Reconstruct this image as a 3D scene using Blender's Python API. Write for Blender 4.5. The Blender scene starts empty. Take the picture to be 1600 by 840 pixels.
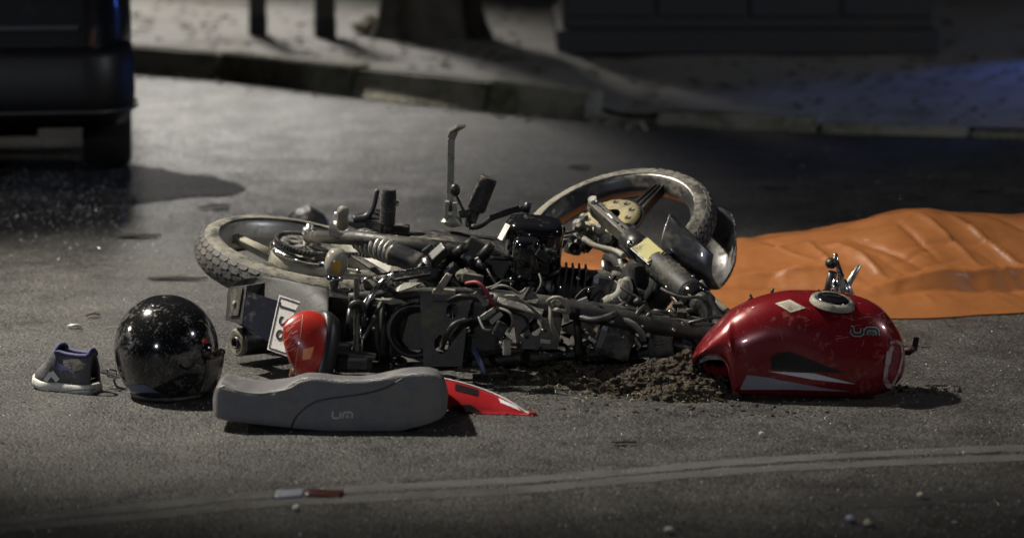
import bpy, bmesh, math, random
from math import sin, cos, pi, radians, tan, atan2, sqrt
from mathutils import Vector, Matrix, noise
from mathutils.bvhtree import BVHTree

random.seed(7)
scene = bpy.context.scene
COL = scene.collection

# ------------------------------------------------------------------ camera
CAM_H, PITCH, FPX = 1.70, radians(9.5), 5000.0      # camera height, tilt below the horizon, focal length in photo pixels
cam_d = bpy.data.cameras.new("camera")
cam_d.sensor_width = 36.0
cam_d.lens = 36.0 * FPX / 1600.0
cam_d.clip_start, cam_d.clip_end = 0.1, 1000.0
cam_d.dof.use_dof = True
cam_d.dof.focus_distance = 8.6
cam_d.dof.aperture_fstop = 2.4
cam = bpy.data.objects.new("camera", cam_d)
COL.objects.link(cam)
cam.location = (0, 0, CAM_H)
cam.rotation_euler = (pi / 2 - PITCH, 0, 0)
scene.camera = cam

# ------------------------------------------------------------------ night sky, moon, exposure
world = bpy.data.worlds.new("World")
scene.world = world
world.use_nodes = True
wn = world.node_tree
sky = wn.nodes.new("ShaderNodeTexSky")
sky.sky_type = 'NISHITA'
sky.sun_disc = False
SUN_EL, SUN_ROT = radians(50), radians(-30)
sky.sun_elevation = SUN_EL
sky.sun_rotation = SUN_ROT
bg = wn.nodes["Background"]
wn.links.new(sky.outputs[0], bg.inputs[0])
bg.inputs[1].default_value = 0.0016

sun_d = bpy.data.lights.new("moon", 'SUN')
sun_d.energy = 0.02
sun_d.angle = radians(0.5)
sun_d.color = (1.0, 0.95, 0.88)
sun = bpy.data.objects.new("moon", sun_d)
COL.objects.link(sun)
sdir = Vector((sin(SUN_ROT) * cos(SUN_EL), cos(SUN_ROT) * cos(SUN_EL), sin(SUN_EL)))   # towards the moon
sun.rotation_euler = sdir.to_track_quat('Z', 'Y').to_euler()
sun.location = sdir * 30

vs = scene.view_settings
vs.view_transform = 'Standard'
vs.look = 'None'
vs.exposure = 0.0
vs.gamma = 1.0
scene.render.engine = 'CYCLES'
scene.cycles.use_denoising = True
scene.cycles.max_bounces = 6
scene.cycles.sample_clamp_indirect = 4.0

# ------------------------------------------------------------------ where things stand (photo pixel -> place)
def ray(px, py):
    x, y = (px - 800.0) / FPX, (420.0 - py) / FPX
    return Vector((x, y * sin(PITCH) + cos(PITCH), y * cos(PITCH) - sin(PITCH)))

def at(px, py, z=None, Y=None):
    d = ray(px, py)
    k = (z - CAM_H) / d.z if Y is None else Y / d.y
    p = d * k
    return Vector((p.x, p.y, CAM_H + p.z))

def colx(px, Y): return at(px, 560, Y=Y).x

def P(t):                       # (px, py, z) -> point
    return at(t[0], t[1], z=t[2])

# ------------------------------------------------------------------ materials
MATS = {}
def mat(name, base, rough=0.5, metal=0.0, dust=None, dust_amt=0.0, dust_scale=6.0, bump=0.0, bump_scale=40.0,
        coat=0.0, var=0.15, emit=None, emit_s=0.0, trans=0.0, speck=0.0, rough_var=0.12, alpha=1.0):
    if name in MATS:
        return MATS[name]
    m = bpy.data.materials.new(name)
    m.use_nodes = True
    nt = m.node_tree
    b = nt.nodes["Principled BSDF"]
    tc = nt.nodes.new("ShaderNodeTexCoord")
    n1 = nt.nodes.new("ShaderNodeTexNoise")
    n1.inputs["Scale"].default_value = dust_scale
    n1.inputs["Detail"].default_value = 8
    n1.inputs["Roughness"].default_value = 0.65
    nt.links.new(tc.outputs["Object"], n1.inputs["Vector"])
    n2 = nt.nodes.new("ShaderNodeTexNoise")
    n2.inputs["Scale"].default_value = dust_scale * 7.3
    n2.inputs["Detail"].default_value = 6
    nt.links.new(tc.outputs["Object"], n2.inputs["Vector"])
    # slow value variation
    mx = nt.nodes.new("ShaderNodeMix"); mx.data_type = 'RGBA'
    lo = tuple(c * (1 - var) for c in base); hi = tuple(min(1, c * (1 + var)) for c in base)
    mx.inputs[6].default_value = (*lo, 1); mx.inputs[7].default_value = (*hi, 1)
    nt.links.new(n2.outputs["Fac"], mx.inputs[0])
    col = mx.outputs[2]
    if dust is not None:
        rp = nt.nodes.new("ShaderNodeValToRGB")
        rp.color_ramp.elements[0].position = 0.62 - 0.35 * dust_amt
        rp.color_ramp.elements[1].position = 0.78 - 0.25 * dust_amt
        mm = nt.nodes.new("ShaderNodeMath"); mm.operation = 'ADD'
        m3 = nt.nodes.new("ShaderNodeMath"); m3.operation = 'MULTIPLY_ADD'
        m3.inputs[1].default_value = 0.5; m3.inputs[2].default_value = -0.25
        nt.links.new(n2.outputs["Fac"], m3.inputs[0])
        nt.links.new(n1.outputs["Fac"], mm.inputs[0]); nt.links.new(m3.outputs[0], mm.inputs[1])
        nt.links.new(mm.outputs[0], rp.inputs[0])
        md = nt.nodes.new("ShaderNodeMix"); md.data_type = 'RGBA'
        nt.links.new(rp.outputs[0], md.inputs[0])
        nt.links.new(col, md.inputs[6]); md.inputs[7].default_value = (*dust, 1)
        col = md.outputs[2]
        mr = nt.nodes.new("ShaderNodeMapRange")
        mr.inputs[3].default_value = rough; mr.inputs[4].default_value = 0.9
        nt.links.new(rp.outputs[0], mr.inputs[0])
        nt.links.new(mr.outputs[0], b.inputs["Roughness"])
        if metal > 0:
            mq = nt.nodes.new("ShaderNodeMapRange")
            mq.inputs[3].default_value = metal; mq.inputs[4].default_value = 0.0
            nt.links.new(rp.outputs[0], mq.inputs[0]); nt.links.new(mq.outputs[0], b.inputs["Metallic"])
    else:
        mr = nt.nodes.new("ShaderNodeMapRange")
        mr.inputs[3].default_value = max(0.02, rough - rough_var * .5); mr.inputs[4].default_value = min(1, rough + rough_var)
        nt.links.new(n1.outputs["Fac"], mr.inputs[0])
        nt.links.new(mr.outputs[0], b.inputs["Roughness"])
        b.inputs["Metallic"].default_value = metal
    if speck > 0:               # small pale scuffs and dust specks
        n4 = nt.nodes.new("ShaderNodeTexNoise"); n4.inputs["Scale"].default_value = 190; n4.inputs["Detail"].default_value = 3
        nt.links.new(tc.outputs["Object"], n4.inputs["Vector"])
        r4 = nt.nodes.new("ShaderNodeValToRGB")
        r4.color_ramp.elements[0].position = 0.63; r4.color_ramp.elements[1].position = 0.75
        nt.links.new(n4.outputs["Fac"], r4.inputs[0])
        m5 = nt.nodes.new("ShaderNodeMath"); m5.operation = 'MULTIPLY'; m5.inputs[1].default_value = speck
        nt.links.new(r4.outputs[0], m5.inputs[0])
        ms = nt.nodes.new("ShaderNodeMix"); ms.data_type = 'RGBA'
        nt.links.new(m5.outputs[0], ms.inputs[0]); nt.links.new(col, ms.inputs[6]); ms.inputs[7].default_value = (.45, .43, .4, 1)
        col = ms.outputs[2]
    nt.links.new(col, b.inputs["Base Color"])
    if bump > 0:
        n5 = nt.nodes.new("ShaderNodeTexNoise"); n5.inputs["Scale"].default_value = bump_scale; n5.inputs["Detail"].default_value = 5
        nt.links.new(tc.outputs["Object"], n5.inputs["Vector"])
        bp = nt.nodes.new("ShaderNodeBump"); bp.inputs["Strength"].default_value = bump; bp.inputs["Distance"].default_value = 0.01
        nt.links.new(n5.outputs["Fac"], bp.inputs["Height"]); nt.links.new(bp.outputs[0], b.inputs["Normal"])
    if coat:
        b.inputs["Coat Weight"].default_value = coat; b.inputs["Coat Roughness"].default_value = 0.06
    if emit is not None:
        b.inputs["Emission Color"].default_value = (*emit, 1); b.inputs["Emission Strength"].default_value = emit_s
    if trans:
        b.inputs["Transmission Weight"].default_value = trans
    MATS[name] = m
    return m

DUST = (0.115, 0.104, 0.076)
M_tyre   = mat("tyre_rubber", (.022, .021, .02), .65, dust=(.19, .177, .145), dust_amt=.75, dust_scale=9, bump=.25, bump_scale=60)
M_groove = mat("groove_rubber", (.016, .016, .016), .8)
M_tread  = mat("tread_rubber", (.048, .046, .045), .7, dust=(.11, .10, .085), dust_amt=.35, dust_scale=14, bump=.3, bump_scale=90)
M_alloy  = mat("grey_alloy", (.21, .205, .185), .42, .6, dust=(.26, .24, .18), dust_amt=.6, dust_scale=8)
M_rim    = mat("rim_alloy", (.42, .41, .38), .38, .55, dust=(.26, .24, .19), dust_amt=.3, dust_scale=8)
M_darkal = mat("dark_alloy", (.05, .05, .055), .35, .5, dust=DUST, dust_amt=.35, dust_scale=10)
M_frame  = mat("frame_paint", (.016, .016, .016), .5, 0, dust=(.065,.058,.045), dust_amt=.4, dust_scale=12, bump=.1)
M_dusty  = mat("dusty_grey_metal", (.24, .23, .20), .55, .3, dust=DUST, dust_amt=.3, dust_scale=16, bump=.15)
M_plate  = mat("grey_bracket_steel", (.040, .038, .036), .55, .2, dust=DUST, dust_amt=.5, dust_scale=14, bump=.15)
M_black  = mat("black_plastic", (.012, .012, .013), .42, dust=(.06, .055, .045), dust_amt=.12, dust_scale=10)
M_gloss  = mat("gloss_black", (.008, .008, .01), .12, dust=(.08, .075, .06), dust_amt=.05, dust_scale=11, coat=.6)
M_rubber = mat("black_rubber", (.020, .020, .020), .6, dust=DUST, dust_amt=.35, dust_scale=14)
M_chrome = mat("chrome", (.75, .75, .74), .16, 1.0, dust=DUST, dust_amt=.15, dust_scale=25)
M_steel  = mat("brushed_steel", (.45, .44, .42), .34, .9, dust=DUST, dust_amt=.35, dust_scale=18)
M_gold   = mat("gold_brake_plate", (.28, .235, .12), .5, .35, dust=DUST, dust_amt=.4, dust_scale=16, bump=.2)
M_yellow = mat("yellow_reflector", (.32, .285, .08), .4, dust=DUST, dust_amt=.3, dust_scale=25)
M_pale   = mat("pale_bracket", (.23, .22, .185), .55, dust=DUST, dust_amt=.35, dust_scale=22)
M_redlens= mat("red_lens", (.34, .020, .012), .32, coat=.4, speck=.25)
M_orange = mat("orange_reflection", (.72, .24, .10), .3)
M_amber  = mat("amber_bulb_glass", (.45, .25, .04), .15, coat=.6, var=.4)
M_fender = mat("fender_plastic", (.017, .017, .019), .62, dust=(.065,.062,.055), dust_amt=.3, dust_scale=8, bump=.12, bump_scale=120)
M_silver = mat("silver_black_paint", (.060, .060, .065), .38, .3, dust=DUST, dust_amt=.25, dust_scale=7, coat=.4)
M_white  = mat("white_enamel", (.62, .62, .60), .45, dust=DUST, dust_amt=.18, dust_scale=30)
M_ink    = mat("black_ink", (.012, .012, .014), .5)
M_redw   = mat("red_wire", (.20, .02, .03), .5)
M_greyw  = mat("grey_wire", (.13, .125, .11), .55, dust=DUST, dust_amt=.4, dust_scale=30)
M_blue   = mat("blue_peg", (.05, .07, .16), .4)

# ------------------------------------------------------------------ mesh helpers (every shape is written in world coordinates)
WORLD = {}
class MB:
    def __init__(self): self.v, self.f, self.s, self.mi = [], [], [], []
    def add(self, vs, fs, smooth=True, mi=0):
        o = len(self.v); self.v += [Vector(p) for p in vs]
        for f in fs:
            self.f.append(tuple(i + o for i in f)); self.s.append(smooth); self.mi.append(mi)
        return self
    def box(self, c, size, rot=None, bevel=0.0, mi=0):
        c = Vector(c); R = rot if rot is not None else Matrix.Identity(3)
        hx, hy, hz = size[0] / 2, size[1] / 2, size[2] / 2
        b = min(bevel, hx * .9, hy * .9, hz * .9)
        if b <= 0:
            vs = [c + R @ Vector((x * hx, y * hy, z * hz)) for z in (-1, 1) for y in (-1, 1) for x in (-1, 1)]
            return self.add(vs, [(0, 2, 3, 1), (4, 5, 7, 6), (0, 1, 5, 4), (2, 6, 7, 3), (0, 4, 6, 2), (1, 3, 7, 5)], False, mi)
        bm = bmesh.new(); bmesh.ops.create_cube(bm, size=1.0)
        for v in bm.verts: v.co = Vector((v.co.x * size[0], v.co.y * size[1], v.co.z * size[2]))
        bmesh.ops.bevel(bm, geom=bm.edges[:], offset=b, segments=2, profile=.6, affect='EDGES')
        bm.verts.index_update()
        self.add([c + R @ v.co for v in bm.verts], [[v.index for v in f.verts] for f in bm.faces], False, mi)
        bm.free(); return self
    def bar(self, a, b, w, h, up=(0, 0, 1), bevel=0.0, mi=0):
        a, b = Vector(a), Vector(b); d = b - a; L = d.length; x = d.normalized()
        y = Vector(up).cross(x)
        if y.length < 1e-4: y = Vector((0, 1, 0)).cross(x)
        y.normalize(); z = x.cross(y)
        R = Matrix((x, y, z)).transposed()
        return self.box((a + b) / 2, (L, w, h), R, bevel, mi)
    def tube(self, pts, r, n=10, cap=True, mi=0, smooth_path=0):
        pts = [Vector(p) for p in pts]
        rs = list(r) if isinstance(r, (list, tuple)) else [r] * len(pts)
        if smooth_path and len(pts) > 2:
            q, qr = [], []
            for i in range(len(pts) - 1):
                p0 = pts[max(0, i - 1)]; p1 = pts[i]; p2 = pts[i + 1]; p3 = pts[min(len(pts) - 1, i + 2)]
                for k in range(smooth_path):
                    t = k / smooth_path
                    q.append(.5 * ((2 * p1) + (p2 - p0) * t + (2 * p0 - 5 * p1 + 4 * p2 - p3) * t * t + (3 * p1 - p0 - 3 * p2 + p3) * t ** 3))
                    qr.append(rs[i] * (1 - t) + rs[i + 1] * t)
            q.append(pts[-1]); qr.append(rs[-1]); pts, rs = q, qr
        vs, fs = [], []
        ref = None
        for i, p in enumerate(pts):
            d = (pts[min(i + 1, len(pts) - 1)] - pts[max(i - 1, 0)])
            d = d.normalized() if d.length > 1e-9 else Vector((0, 0, 1))
            if ref is None:
                ref = Vector((0, 0, 1)) if abs(d.z) < .9 else Vector((1, 0, 0))
            x = (ref - d * ref.dot(d)).normalized(); y = d.cross(x); ref = x
            for k in range(n):
                a = 2 * pi * k / n; vs.append(p + (x * cos(a) + y * sin(a)) * rs[i])
        for i in range(len(pts) - 1):
            for k in range(n):
                k2 = (k + 1) % n; fs.append((i * n + k, i * n + k2, (i + 1) * n + k2, (i + 1) * n + k))
        self.add(vs, fs, True, mi)
        if cap:
            o = len(self.v) - len(vs)
            self.f.append(tuple(o + k for k in reversed(range(n)))); self.s.append(False); self.mi.append(mi)
            self.f.append(tuple(o + (len(pts) - 1) * n + k for k in range(n))); self.s.append(False); self.mi.append(mi)
        return self
    def lathe(self, c, axis, prof, n=32, a0=0.0, a1=2 * pi, mi=0, xref=None, smooth=True):
        # prof: (radius, height along axis)
        c = Vector(c); z = Vector(axis).normalized()
        xr = Vector(xref) if xref is not None else (Vector((1, 0, 0)) if abs(z.x) < .9 else Vector((0, 1, 0)))
        x = (xr - z * xr.dot(z)).normalized(); y = z.cross(x)
        full = abs(a1 - a0 - 2 * pi) < 1e-6
        m = n if full else n + 1
        vs, fs = [], []
        for (r, h) in prof:
            for k in range(m):
                a = a0 + (a1 - a0) * k / n
                vs.append(c + z * h + (x * cos(a) + y * sin(a)) * r)
        for i in range(len(prof) - 1):
            for k in range(n):
                k2 = (k + 1) % m
                fs.append((i * m + k, i * m + k2, (i + 1) * m + k2, (i + 1) * m + k))
        return self.add(vs, fs, smooth, mi)
    def grid(self, rows, mi=0, smooth=True, closed=False):
        n = len(rows[0]); vs = [p for r in rows for p in r]; fs = []
        for i in range(len(rows) - 1):
            for k in range(n if closed else n - 1):
                k2 = (k + 1) % n
                fs.append((i * n + k, i * n + k2, (i + 1) * n + k2, (i + 1) * n + k))
        return self.add(vs, fs, smooth, mi)
    def blob(self, c, r, sub=2, jit=0.0, axes=None, mi=0):
        bm = bmesh.new(); bmesh.ops.create_icosphere(bm, subdivisions=sub, radius=1)
        bm.verts.index_update(); c = Vector(c); sd = Vector((random.random() * 9, random.random() * 9, random.random() * 9))
        R = axes if axes is not None else Matrix.Identity(3)
        rr = Vector(r) if hasattr(r, '__len__') else Vector((r, r, r))
        vs = []
        for v in bm.verts:
            k = 1 + jit * noise.noise(v.co * 1.7 + sd)
            vs.append(c + R @ Vector((v.co.x * rr.x * k, v.co.y * rr.y * k, v.co.z * rr.z * k)))
        self.add(vs, [[v.index for v in f.verts] for f in bm.faces], jit == 0, mi); bm.free(); return self
    def build(self, name, m, parent=None, origin=None, recalc=True, solid=0.0, sub=0, angle=None):
        org = WORLD[parent.name] if parent is not None else (Vector(origin) if origin is not None else Vector((0, 0, 0)))
        me = bpy.data.meshes.new(name)
        me.from_pydata([p - org for p in self.v], [], self.f)
        ms = m if isinstance(m, (list, tuple)) else [m]
        for x in ms: me.materials.append(x)
        me.polygons.foreach_set("use_smooth", self.s)
        me.polygons.foreach_set("material_index", self.mi)
        if recalc:
            bm = bmesh.new(); bm.from_mesh(me); bmesh.ops.recalc_face_normals(bm, faces=bm.faces[:]); bm.to_mesh(me); bm.free()
        me.update()
        o = bpy.data.objects.new(name, me); COL.objects.link(o)
        if parent is not None: o.parent = parent
        else: o.location = org
        WORLD[o.name] = org
        if solid:
            md = o.modifiers.new("thickness", 'SOLIDIFY'); md.thickness = solid; md.offset = -1
        if sub:
            md = o.modifiers.new("smooth", 'SUBSURF'); md.levels = sub; md.render_levels = sub
        return o

def tag(o, label=None, cat=None, group=None, kind=None):
    if label: o["label"] = label
    if cat: o["category"] = cat
    if group: o["group"] = group
    if kind: o["kind"] = kind
    return o

def thing(name, loc, label, cat, group=None):
    o = bpy.data.objects.new(name, None); COL.objects.link(o); o.location = loc
    o.empty_display_size = .05
    WORLD[o.name] = Vector(loc)
    return tag(o, label, cat, group)

def lerp_tab(tab, x):
    if x <= tab[0][0]: return tab[0][1]
    for (a, va), (b, vb) in zip(tab, tab[1:]):
        if x <= b: return va + (vb - va) * (x - a) / (b - a)
    return tab[-1][1]

def smooth_tab(tab, x):          # monotone-ish cosine/hermite interpolation
    xs = [t[0] for t in tab]; ys = [t[1] for t in tab]
    if x <= xs[0]: return ys[0]
    if x >= xs[-1]: return ys[-1]
    for i in range(len(xs) - 1):
        if x <= xs[i + 1]:
            h = xs[i + 1] - xs[i]; t = (x - xs[i]) / h
            def sl(j):
                if j == 0: return (ys[1] - ys[0]) / (xs[1] - xs[0])
                if j == len(xs) - 1: return (ys[-1] - ys[-2]) / (xs[-1] - xs[-2])
                a = (ys[j] - ys[j - 1]) / (xs[j] - xs[j - 1]); b = (ys[j + 1] - ys[j]) / (xs[j + 1] - xs[j])
                return 0 if a * b <= 0 else 2 * a * b / (a + b)
            m0, m1 = sl(i) * h, sl(i + 1) * h
            return (2 * t ** 3 - 3 * t * t + 1) * ys[i] + (t ** 3 - 2 * t * t + t) * m0 + (-2 * t ** 3 + 3 * t * t) * ys[i + 1] + (t ** 3 - t * t) * m1

def bvh_of(mb):
    return BVHTree.FromPolygons([tuple(p) for p in mb.v], mb.f)

CAMP = Vector((0, 0, CAM_H))
def cast(bvh, px, py, off):
    d = ray(px, py).normalized()
    h = bvh.ray_cast(CAMP, d)
    if h[0] is None: return None
    n = h[1]
    if n.dot(d) > 0: n = -n
    return h[0] + n * off

def patch(mb, bvh, quad, nu=8, nv=5, off=.001, mi=0):       # a sticker that follows the surface under it
    a, b, c, d = quad                                       # corners: top left, top right, bottom right, bottom left
    rows = []
    for j in range(nv + 1):
        t = j / nv; r = []
        for i in range(nu + 1):
            s = i / nu
            x = (a[0] * (1 - s) + b[0] * s) * (1 - t) + (d[0] * (1 - s) + c[0] * s) * t
            y = (a[1] * (1 - s) + b[1] * s) * (1 - t) + (d[1] * (1 - s) + c[1] * s) * t
            p = cast(bvh, x, y, off)
            if p is None: p = r[-1] if r else (rows[-1][i] if rows else None)
            if p is None: return
            r.append(p)
        rows.append(r)
    mb.grid(rows, mi=mi)

def ribbon(mb, bvh, pts, w, off=.001, step=2.0, mi=0):      # a printed stroke that follows the surface
    q = []
    for (x0, y0), (x1, y1) in zip(pts, pts[1:]):
        n = max(1, int(math.hypot(x1 - x0, y1 - y0) / step))
        q += [(x0 + (x1 - x0) * k / n, y0 + (y1 - y0) * k / n) for k in range(n)]
    q.append(pts[-1])
    L, Rr = [], []
    for i, (x, y) in enumerate(q):
        x0, y0 = q[max(0, i - 1)]; x1, y1 = q[min(len(q) - 1, i + 1)]
        l = math.hypot(x1 - x0, y1 - y0) or 1; nx, ny = -(y1 - y0) / l, (x1 - x0) / l
        a = cast(bvh, x + nx * w / 2, y + ny * w / 2, off); b = cast(bvh, x - nx * w / 2, y - ny * w / 2, off)
        if a is None or b is None: continue
        L.append(a); Rr.append(b)
    if len(L) > 1: mb.grid([L, Rr], mi=mi)

# ================================================================== SETTING
# ---- road
def asphalt():
    m = bpy.data.materials.new("asphalt"); m.use_nodes = True; nt = m.node_tree; b = nt.nodes["Principled BSDF"]
    tc = nt.nodes.new("ShaderNodeTexCoord")
    def nz(s, d=6, r=.6):
        n = nt.nodes.new("ShaderNodeTexNoise"); n.inputs["Scale"].default_value = s; n.inputs["Detail"].default_value = d
        n.inputs["Roughness"].default_value = r; nt.links.new(tc.outputs["Object"], n.inputs["Vector"]); return n
    big, mid, fine = nz(.55), nz(4.5, 8, .7), nz(70, 4)
    vo = nt.nodes.new("ShaderNodeTexVoronoi"); vo.inputs["Scale"].default_value = 135; nt.links.new(tc.outputs["Object"], vo.inputs["Vector"])
    r1 = nt.nodes.new("ShaderNodeValToRGB")
    e = r1.color_ramp.elements; e[0].position = .32; e[0].color = (.022, .0222, .023, 1); e[1].position = .68; e[1].color = (.049, .0485, .047, 1)
    nt.links.new(mid.outputs["Fac"], r1.inputs[0])
    r2 = nt.nodes.new("ShaderNodeValToRGB")
    e = r2.color_ramp.elements; e[0].position = .35; e[0].color = (.72, .72, .74, 1); e[1].position = .65; e[1].color = (1.2, 1.18, 1.12, 1)
    nt.links.new(big.outputs["Fac"], r2.inputs[0])
    mu = nt.nodes.new("ShaderNodeMix"); mu.data_type = 'RGBA'; mu.blend_type = 'MULTIPLY'; mu.inputs[0].default_value = 1
    nt.links.new(r1.outputs[0], mu.inputs[6]); nt.links.new(r2.outputs[0], mu.inputs[7])
    # stones of different grey in the surface
    r3 = nt.nodes.new("ShaderNodeValToRGB")
    e = r3.color_ramp.elements; e[0].position = .0; e[0].color = (.32, .32, .33, 1); e[1].position = 1; e[1].color = (2.05, 2.0, 1.9, 1)
    sx = nt.nodes.new("ShaderNodeSeparateColor"); nt.links.new(vo.outputs["Color"], sx.inputs[0]); nt.links.new(sx.outputs[0], r3.inputs[0])
    m2 = nt.nodes.new("ShaderNodeMix"); m2.data_type = 'RGBA'; m2.blend_type = 'MULTIPLY'; m2.inputs[0].default_value = 1
    nt.links.new(mu.outputs[2], m2.inputs[6]); nt.links.new(r3.outputs[0], m2.inputs[7])
    cv_ = nt.nodes.new("ShaderNodeTexVoronoi"); cv_.feature = 'DISTANCE_TO_EDGE'; cv_.inputs["Scale"].default_value = .8
    wp = nt.nodes.new("ShaderNodeVectorMath"); wp.operation = 'MULTIPLY_ADD'; wp.inputs[1].default_value = (.35, .35, 0)
    nt.links.new(mid.outputs["Color"], wp.inputs[0]); nt.links.new(tc.outputs["Object"], wp.inputs[2]); nt.links.new(wp.outputs[0], cv_.inputs["Vector"])
    cr = nt.nodes.new("ShaderNodeValToRGB"); cr.color_ramp.elements[0].position = .0; cr.color_ramp.elements[0].color = (.35, .35, .35, 1)
    cr.color_ramp.elements[1].position = .012; cr.color_ramp.elements[1].color = (1, 1, 1, 1)
    nt.links.new(cv_.outputs["Distance"], cr.inputs[0])
    m7 = nt.nodes.new("ShaderNodeMix"); m7.data_type = 'RGBA'; m7.blend_type = 'MULTIPLY'; m7.inputs[0].default_value = .7
    nt.links.new(m2.outputs[2], m7.inputs[6]); nt.links.new(cr.outputs[0], m7.inputs[7])
    nt.links.new(m7.outputs[2], b.inputs["Base Color"])
    rr = nt.nodes.new("ShaderNodeMapRange"); rr.inputs[1].default_value = .3; rr.inputs[2].default_value = .7
    rr.inputs[3].default_value = .50; rr.inputs[4].default_value = .78
    nt.links.new(mid.outputs["Fac"], rr.inputs[0])
    r5 = nt.nodes.new("ShaderNodeMapRange"); r5.inputs[3].default_value = -.22; r5.inputs[4].default_value = .12
    nt.links.new(sx.outputs[1], r5.inputs[0])
    ad = nt.nodes.new("ShaderNodeMath"); ad.operation = 'ADD'; nt.links.new(rr.outputs[0], ad.inputs[0]); nt.links.new(r5.outputs[0], ad.inputs[1])
    nt.links.new(ad.outputs[0], b.inputs["Roughness"])
    bp = nt.nodes.new("ShaderNodeBump"); bp.inputs["Strength"].default_value = .5; bp.inputs["Distance"].default_value = .006
    nt.links.new(vo.outputs["Distance"], bp.inputs["Height"]); bp.invert = True
    b2 = nt.nodes.new("ShaderNodeBump"); b2.inputs["Strength"].default_value = .12; b2.inputs["Distance"].default_value = .015
    nt.links.new(mid.outputs["Fac"], b2.inputs["Height"]); nt.links.new(bp.outputs[0], b2.inputs["Normal"])
    nt.links.new(b2.outputs[0], b.inputs["Normal"])
    return m
M_asphalt = asphalt()
road = MB().add([(-150, -60, 0), (150, -60, 0), (150, 240, 0), (-150, 240, 0)], [(0, 1, 2, 3)], False).build("road", M_asphalt)
tag(road, kind="structure")

# ---- worn double line in the foreground
M_line = mat("worn_road_paint", (.082, .081, .078), .75, var=.3, dust=(.048, .046, .042), dust_amt=.5, dust_scale=7, bump=.3, bump_scale=150)
up_l = [(-120, 828), (0, 815), (120, 802), (240, 789), (425, 771), (620, 760), (800, 750), (950, 739), (1150, 721), (1400, 707), (1600, 699), (1750, 694)]
lo_l = [(-120, 832), (0, 826), (120, 815), (250, 803), (425, 786), (620, 776), (800, 766), (950, 752), (1200, 732), (1400, 722), (1600, 714), (1750, 709)]
for name, line in (("road_marking", up_l), ("road_marking", lo_l)):
    A, B2 = [], []
    for i in range(120):
        x = -120 + 1870 * i / 119
        y = smooth_tab(line, x)
        c = at(x, y, z=.001)
        w = .034 + .012 * noise.noise(Vector((x * .02, y, 0)))
        A.append(c + Vector((0, w, 0))); B2.append(c - Vector((0, w, 0)))
    tag(MB().grid([A, B2], smooth=False).build(name, M_line), kind="structure")

# ---- kerb line and pavement behind
kerb_px = [(-200, 92), (60, 103), (215, 115), (330, 124), (500, 145), (600, 156), (700, 166), (830, 181), (945, 189), (1060, 196), (1280, 207), (1450, 212), (1600, 216), (1800, 222)]
KERB = [at(x, y, z=0) for x, y in kerb_px]
def kerb_pt(x):                     # Y of the kerb foot at world x
    return smooth_tab([(p.x, p.y) for p in KERB], x)
def kerb_h(x):                      # kerb height along the road: full, dropped ramp, low
    return smooth_tab([(-6, .135), (-.3, .135), (.02, .13), (.30, .115), (.40, .03), (.62, .025), (.74, .06), (1.25, .06), (1.38, .028), (6, .02)], x)
M_pave = mat("pavement_concrete", (.24, .23, .215), .8, dust=(.13, .12, .095), dust_amt=.32, dust_scale=1.3, bump=.5, bump_scale=12, var=.25)
M_kerb = mat("kerb_stone", (.22, .21, .17), .85, dust=(.075, .075, .035), dust_amt=.55, dust_scale=4, bump=.6, bump_scale=30, var=.3)
rows = []
xs = [-60, -20] + [-6 + .12 * i for i in range(101)] + [20, 60]
for dy in (0.13, .3, .6, 1.0, 1.6, 2.4, 4, 8, 20, 90):
    r = []
    for x in xs:
        z = kerb_h(x) - .004 + (.14 - kerb_h(x)) * min(1, dy / 3.2) * (1 if x > .2 else 0)
        z += .012 * noise.noise(Vector((x * 1.1, dy * 1.3, 2))) * (dy > .2)
        r.append(Vector((x, kerb_pt(x) + dy, z)))
    rows.append(r)
tag(MB().grid(rows).build("pavement", M_pave), kind="structure")

kerb = MB()
rr = [[], []]
for x in xs[1:-1]:
    rr[0].append(Vector((x, kerb_pt(x) + .012, .002))); rr[1].append(Vector((x, kerb_pt(x) + .14, max(.004, kerb_h(x) - .02))))
kerb_o = kerb.grid(rr).build("kerb", M_kerb); tag(kerb_o, kind="structure")
x = -5.5; k = 0
while x < 5.5:
    L = .62 + .2 * random.random()
    x1 = x + L - .03
    if .33 < x < .44: x = .64; continue
    if x < .30 < x1: x1 = .33; L = x1 - x + .012
    p0, p1 = Vector((x, kerb_pt(x), 0)), Vector((x1, kerb_pt(x1), 0))
    d = (p1 - p0).normalized(); nrm = Vector((-d.y, d.x, 0))
    h0, h1 = kerb_h(x + .02), kerb_h(x1 - .02)
    j = random.uniform(-.014, .012)
    vs_ = []
    for (p, h) in ((p0, h0), (p1, h1)):
        for (o, z) in ((-.012, .0), (-.002, h * .6), (.0 + .008, h - .006), (.02, h + j), (.13, h + j), (.145, 0)):
            q = p + nrm * (o + .01 * noise.noise(p * 3)); vs_.append((q.x, q.y, z))
    fs_ = [(i, i + 1, i + 7, i + 6) for i in range(5)] + [tuple(range(6)), tuple(range(11, 5, -1))]
    MB().add(vs_, fs_, False).build("kerb_stone", M_kerb, kerb_o)
    x += L

# ---- gravel and litter in the gutter (uncountable)
g = MB()
for i in range(230):
    xx = random.uniform(-2.6, .6)
    p = Vector((xx, kerb_pt(xx) - abs(random.gauss(0, .16)) - .03, .004))
    g.blob(p, random.choice([.005, .006, .008, .012]) * random.uniform(.6, 1.2), 1, .6)
tag(g.build("gutter_gravel", mat("gravel", (.30, .28, .24), .8)), "loose pale gravel lying in the gutter along the kerb", kind="stuff")

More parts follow.
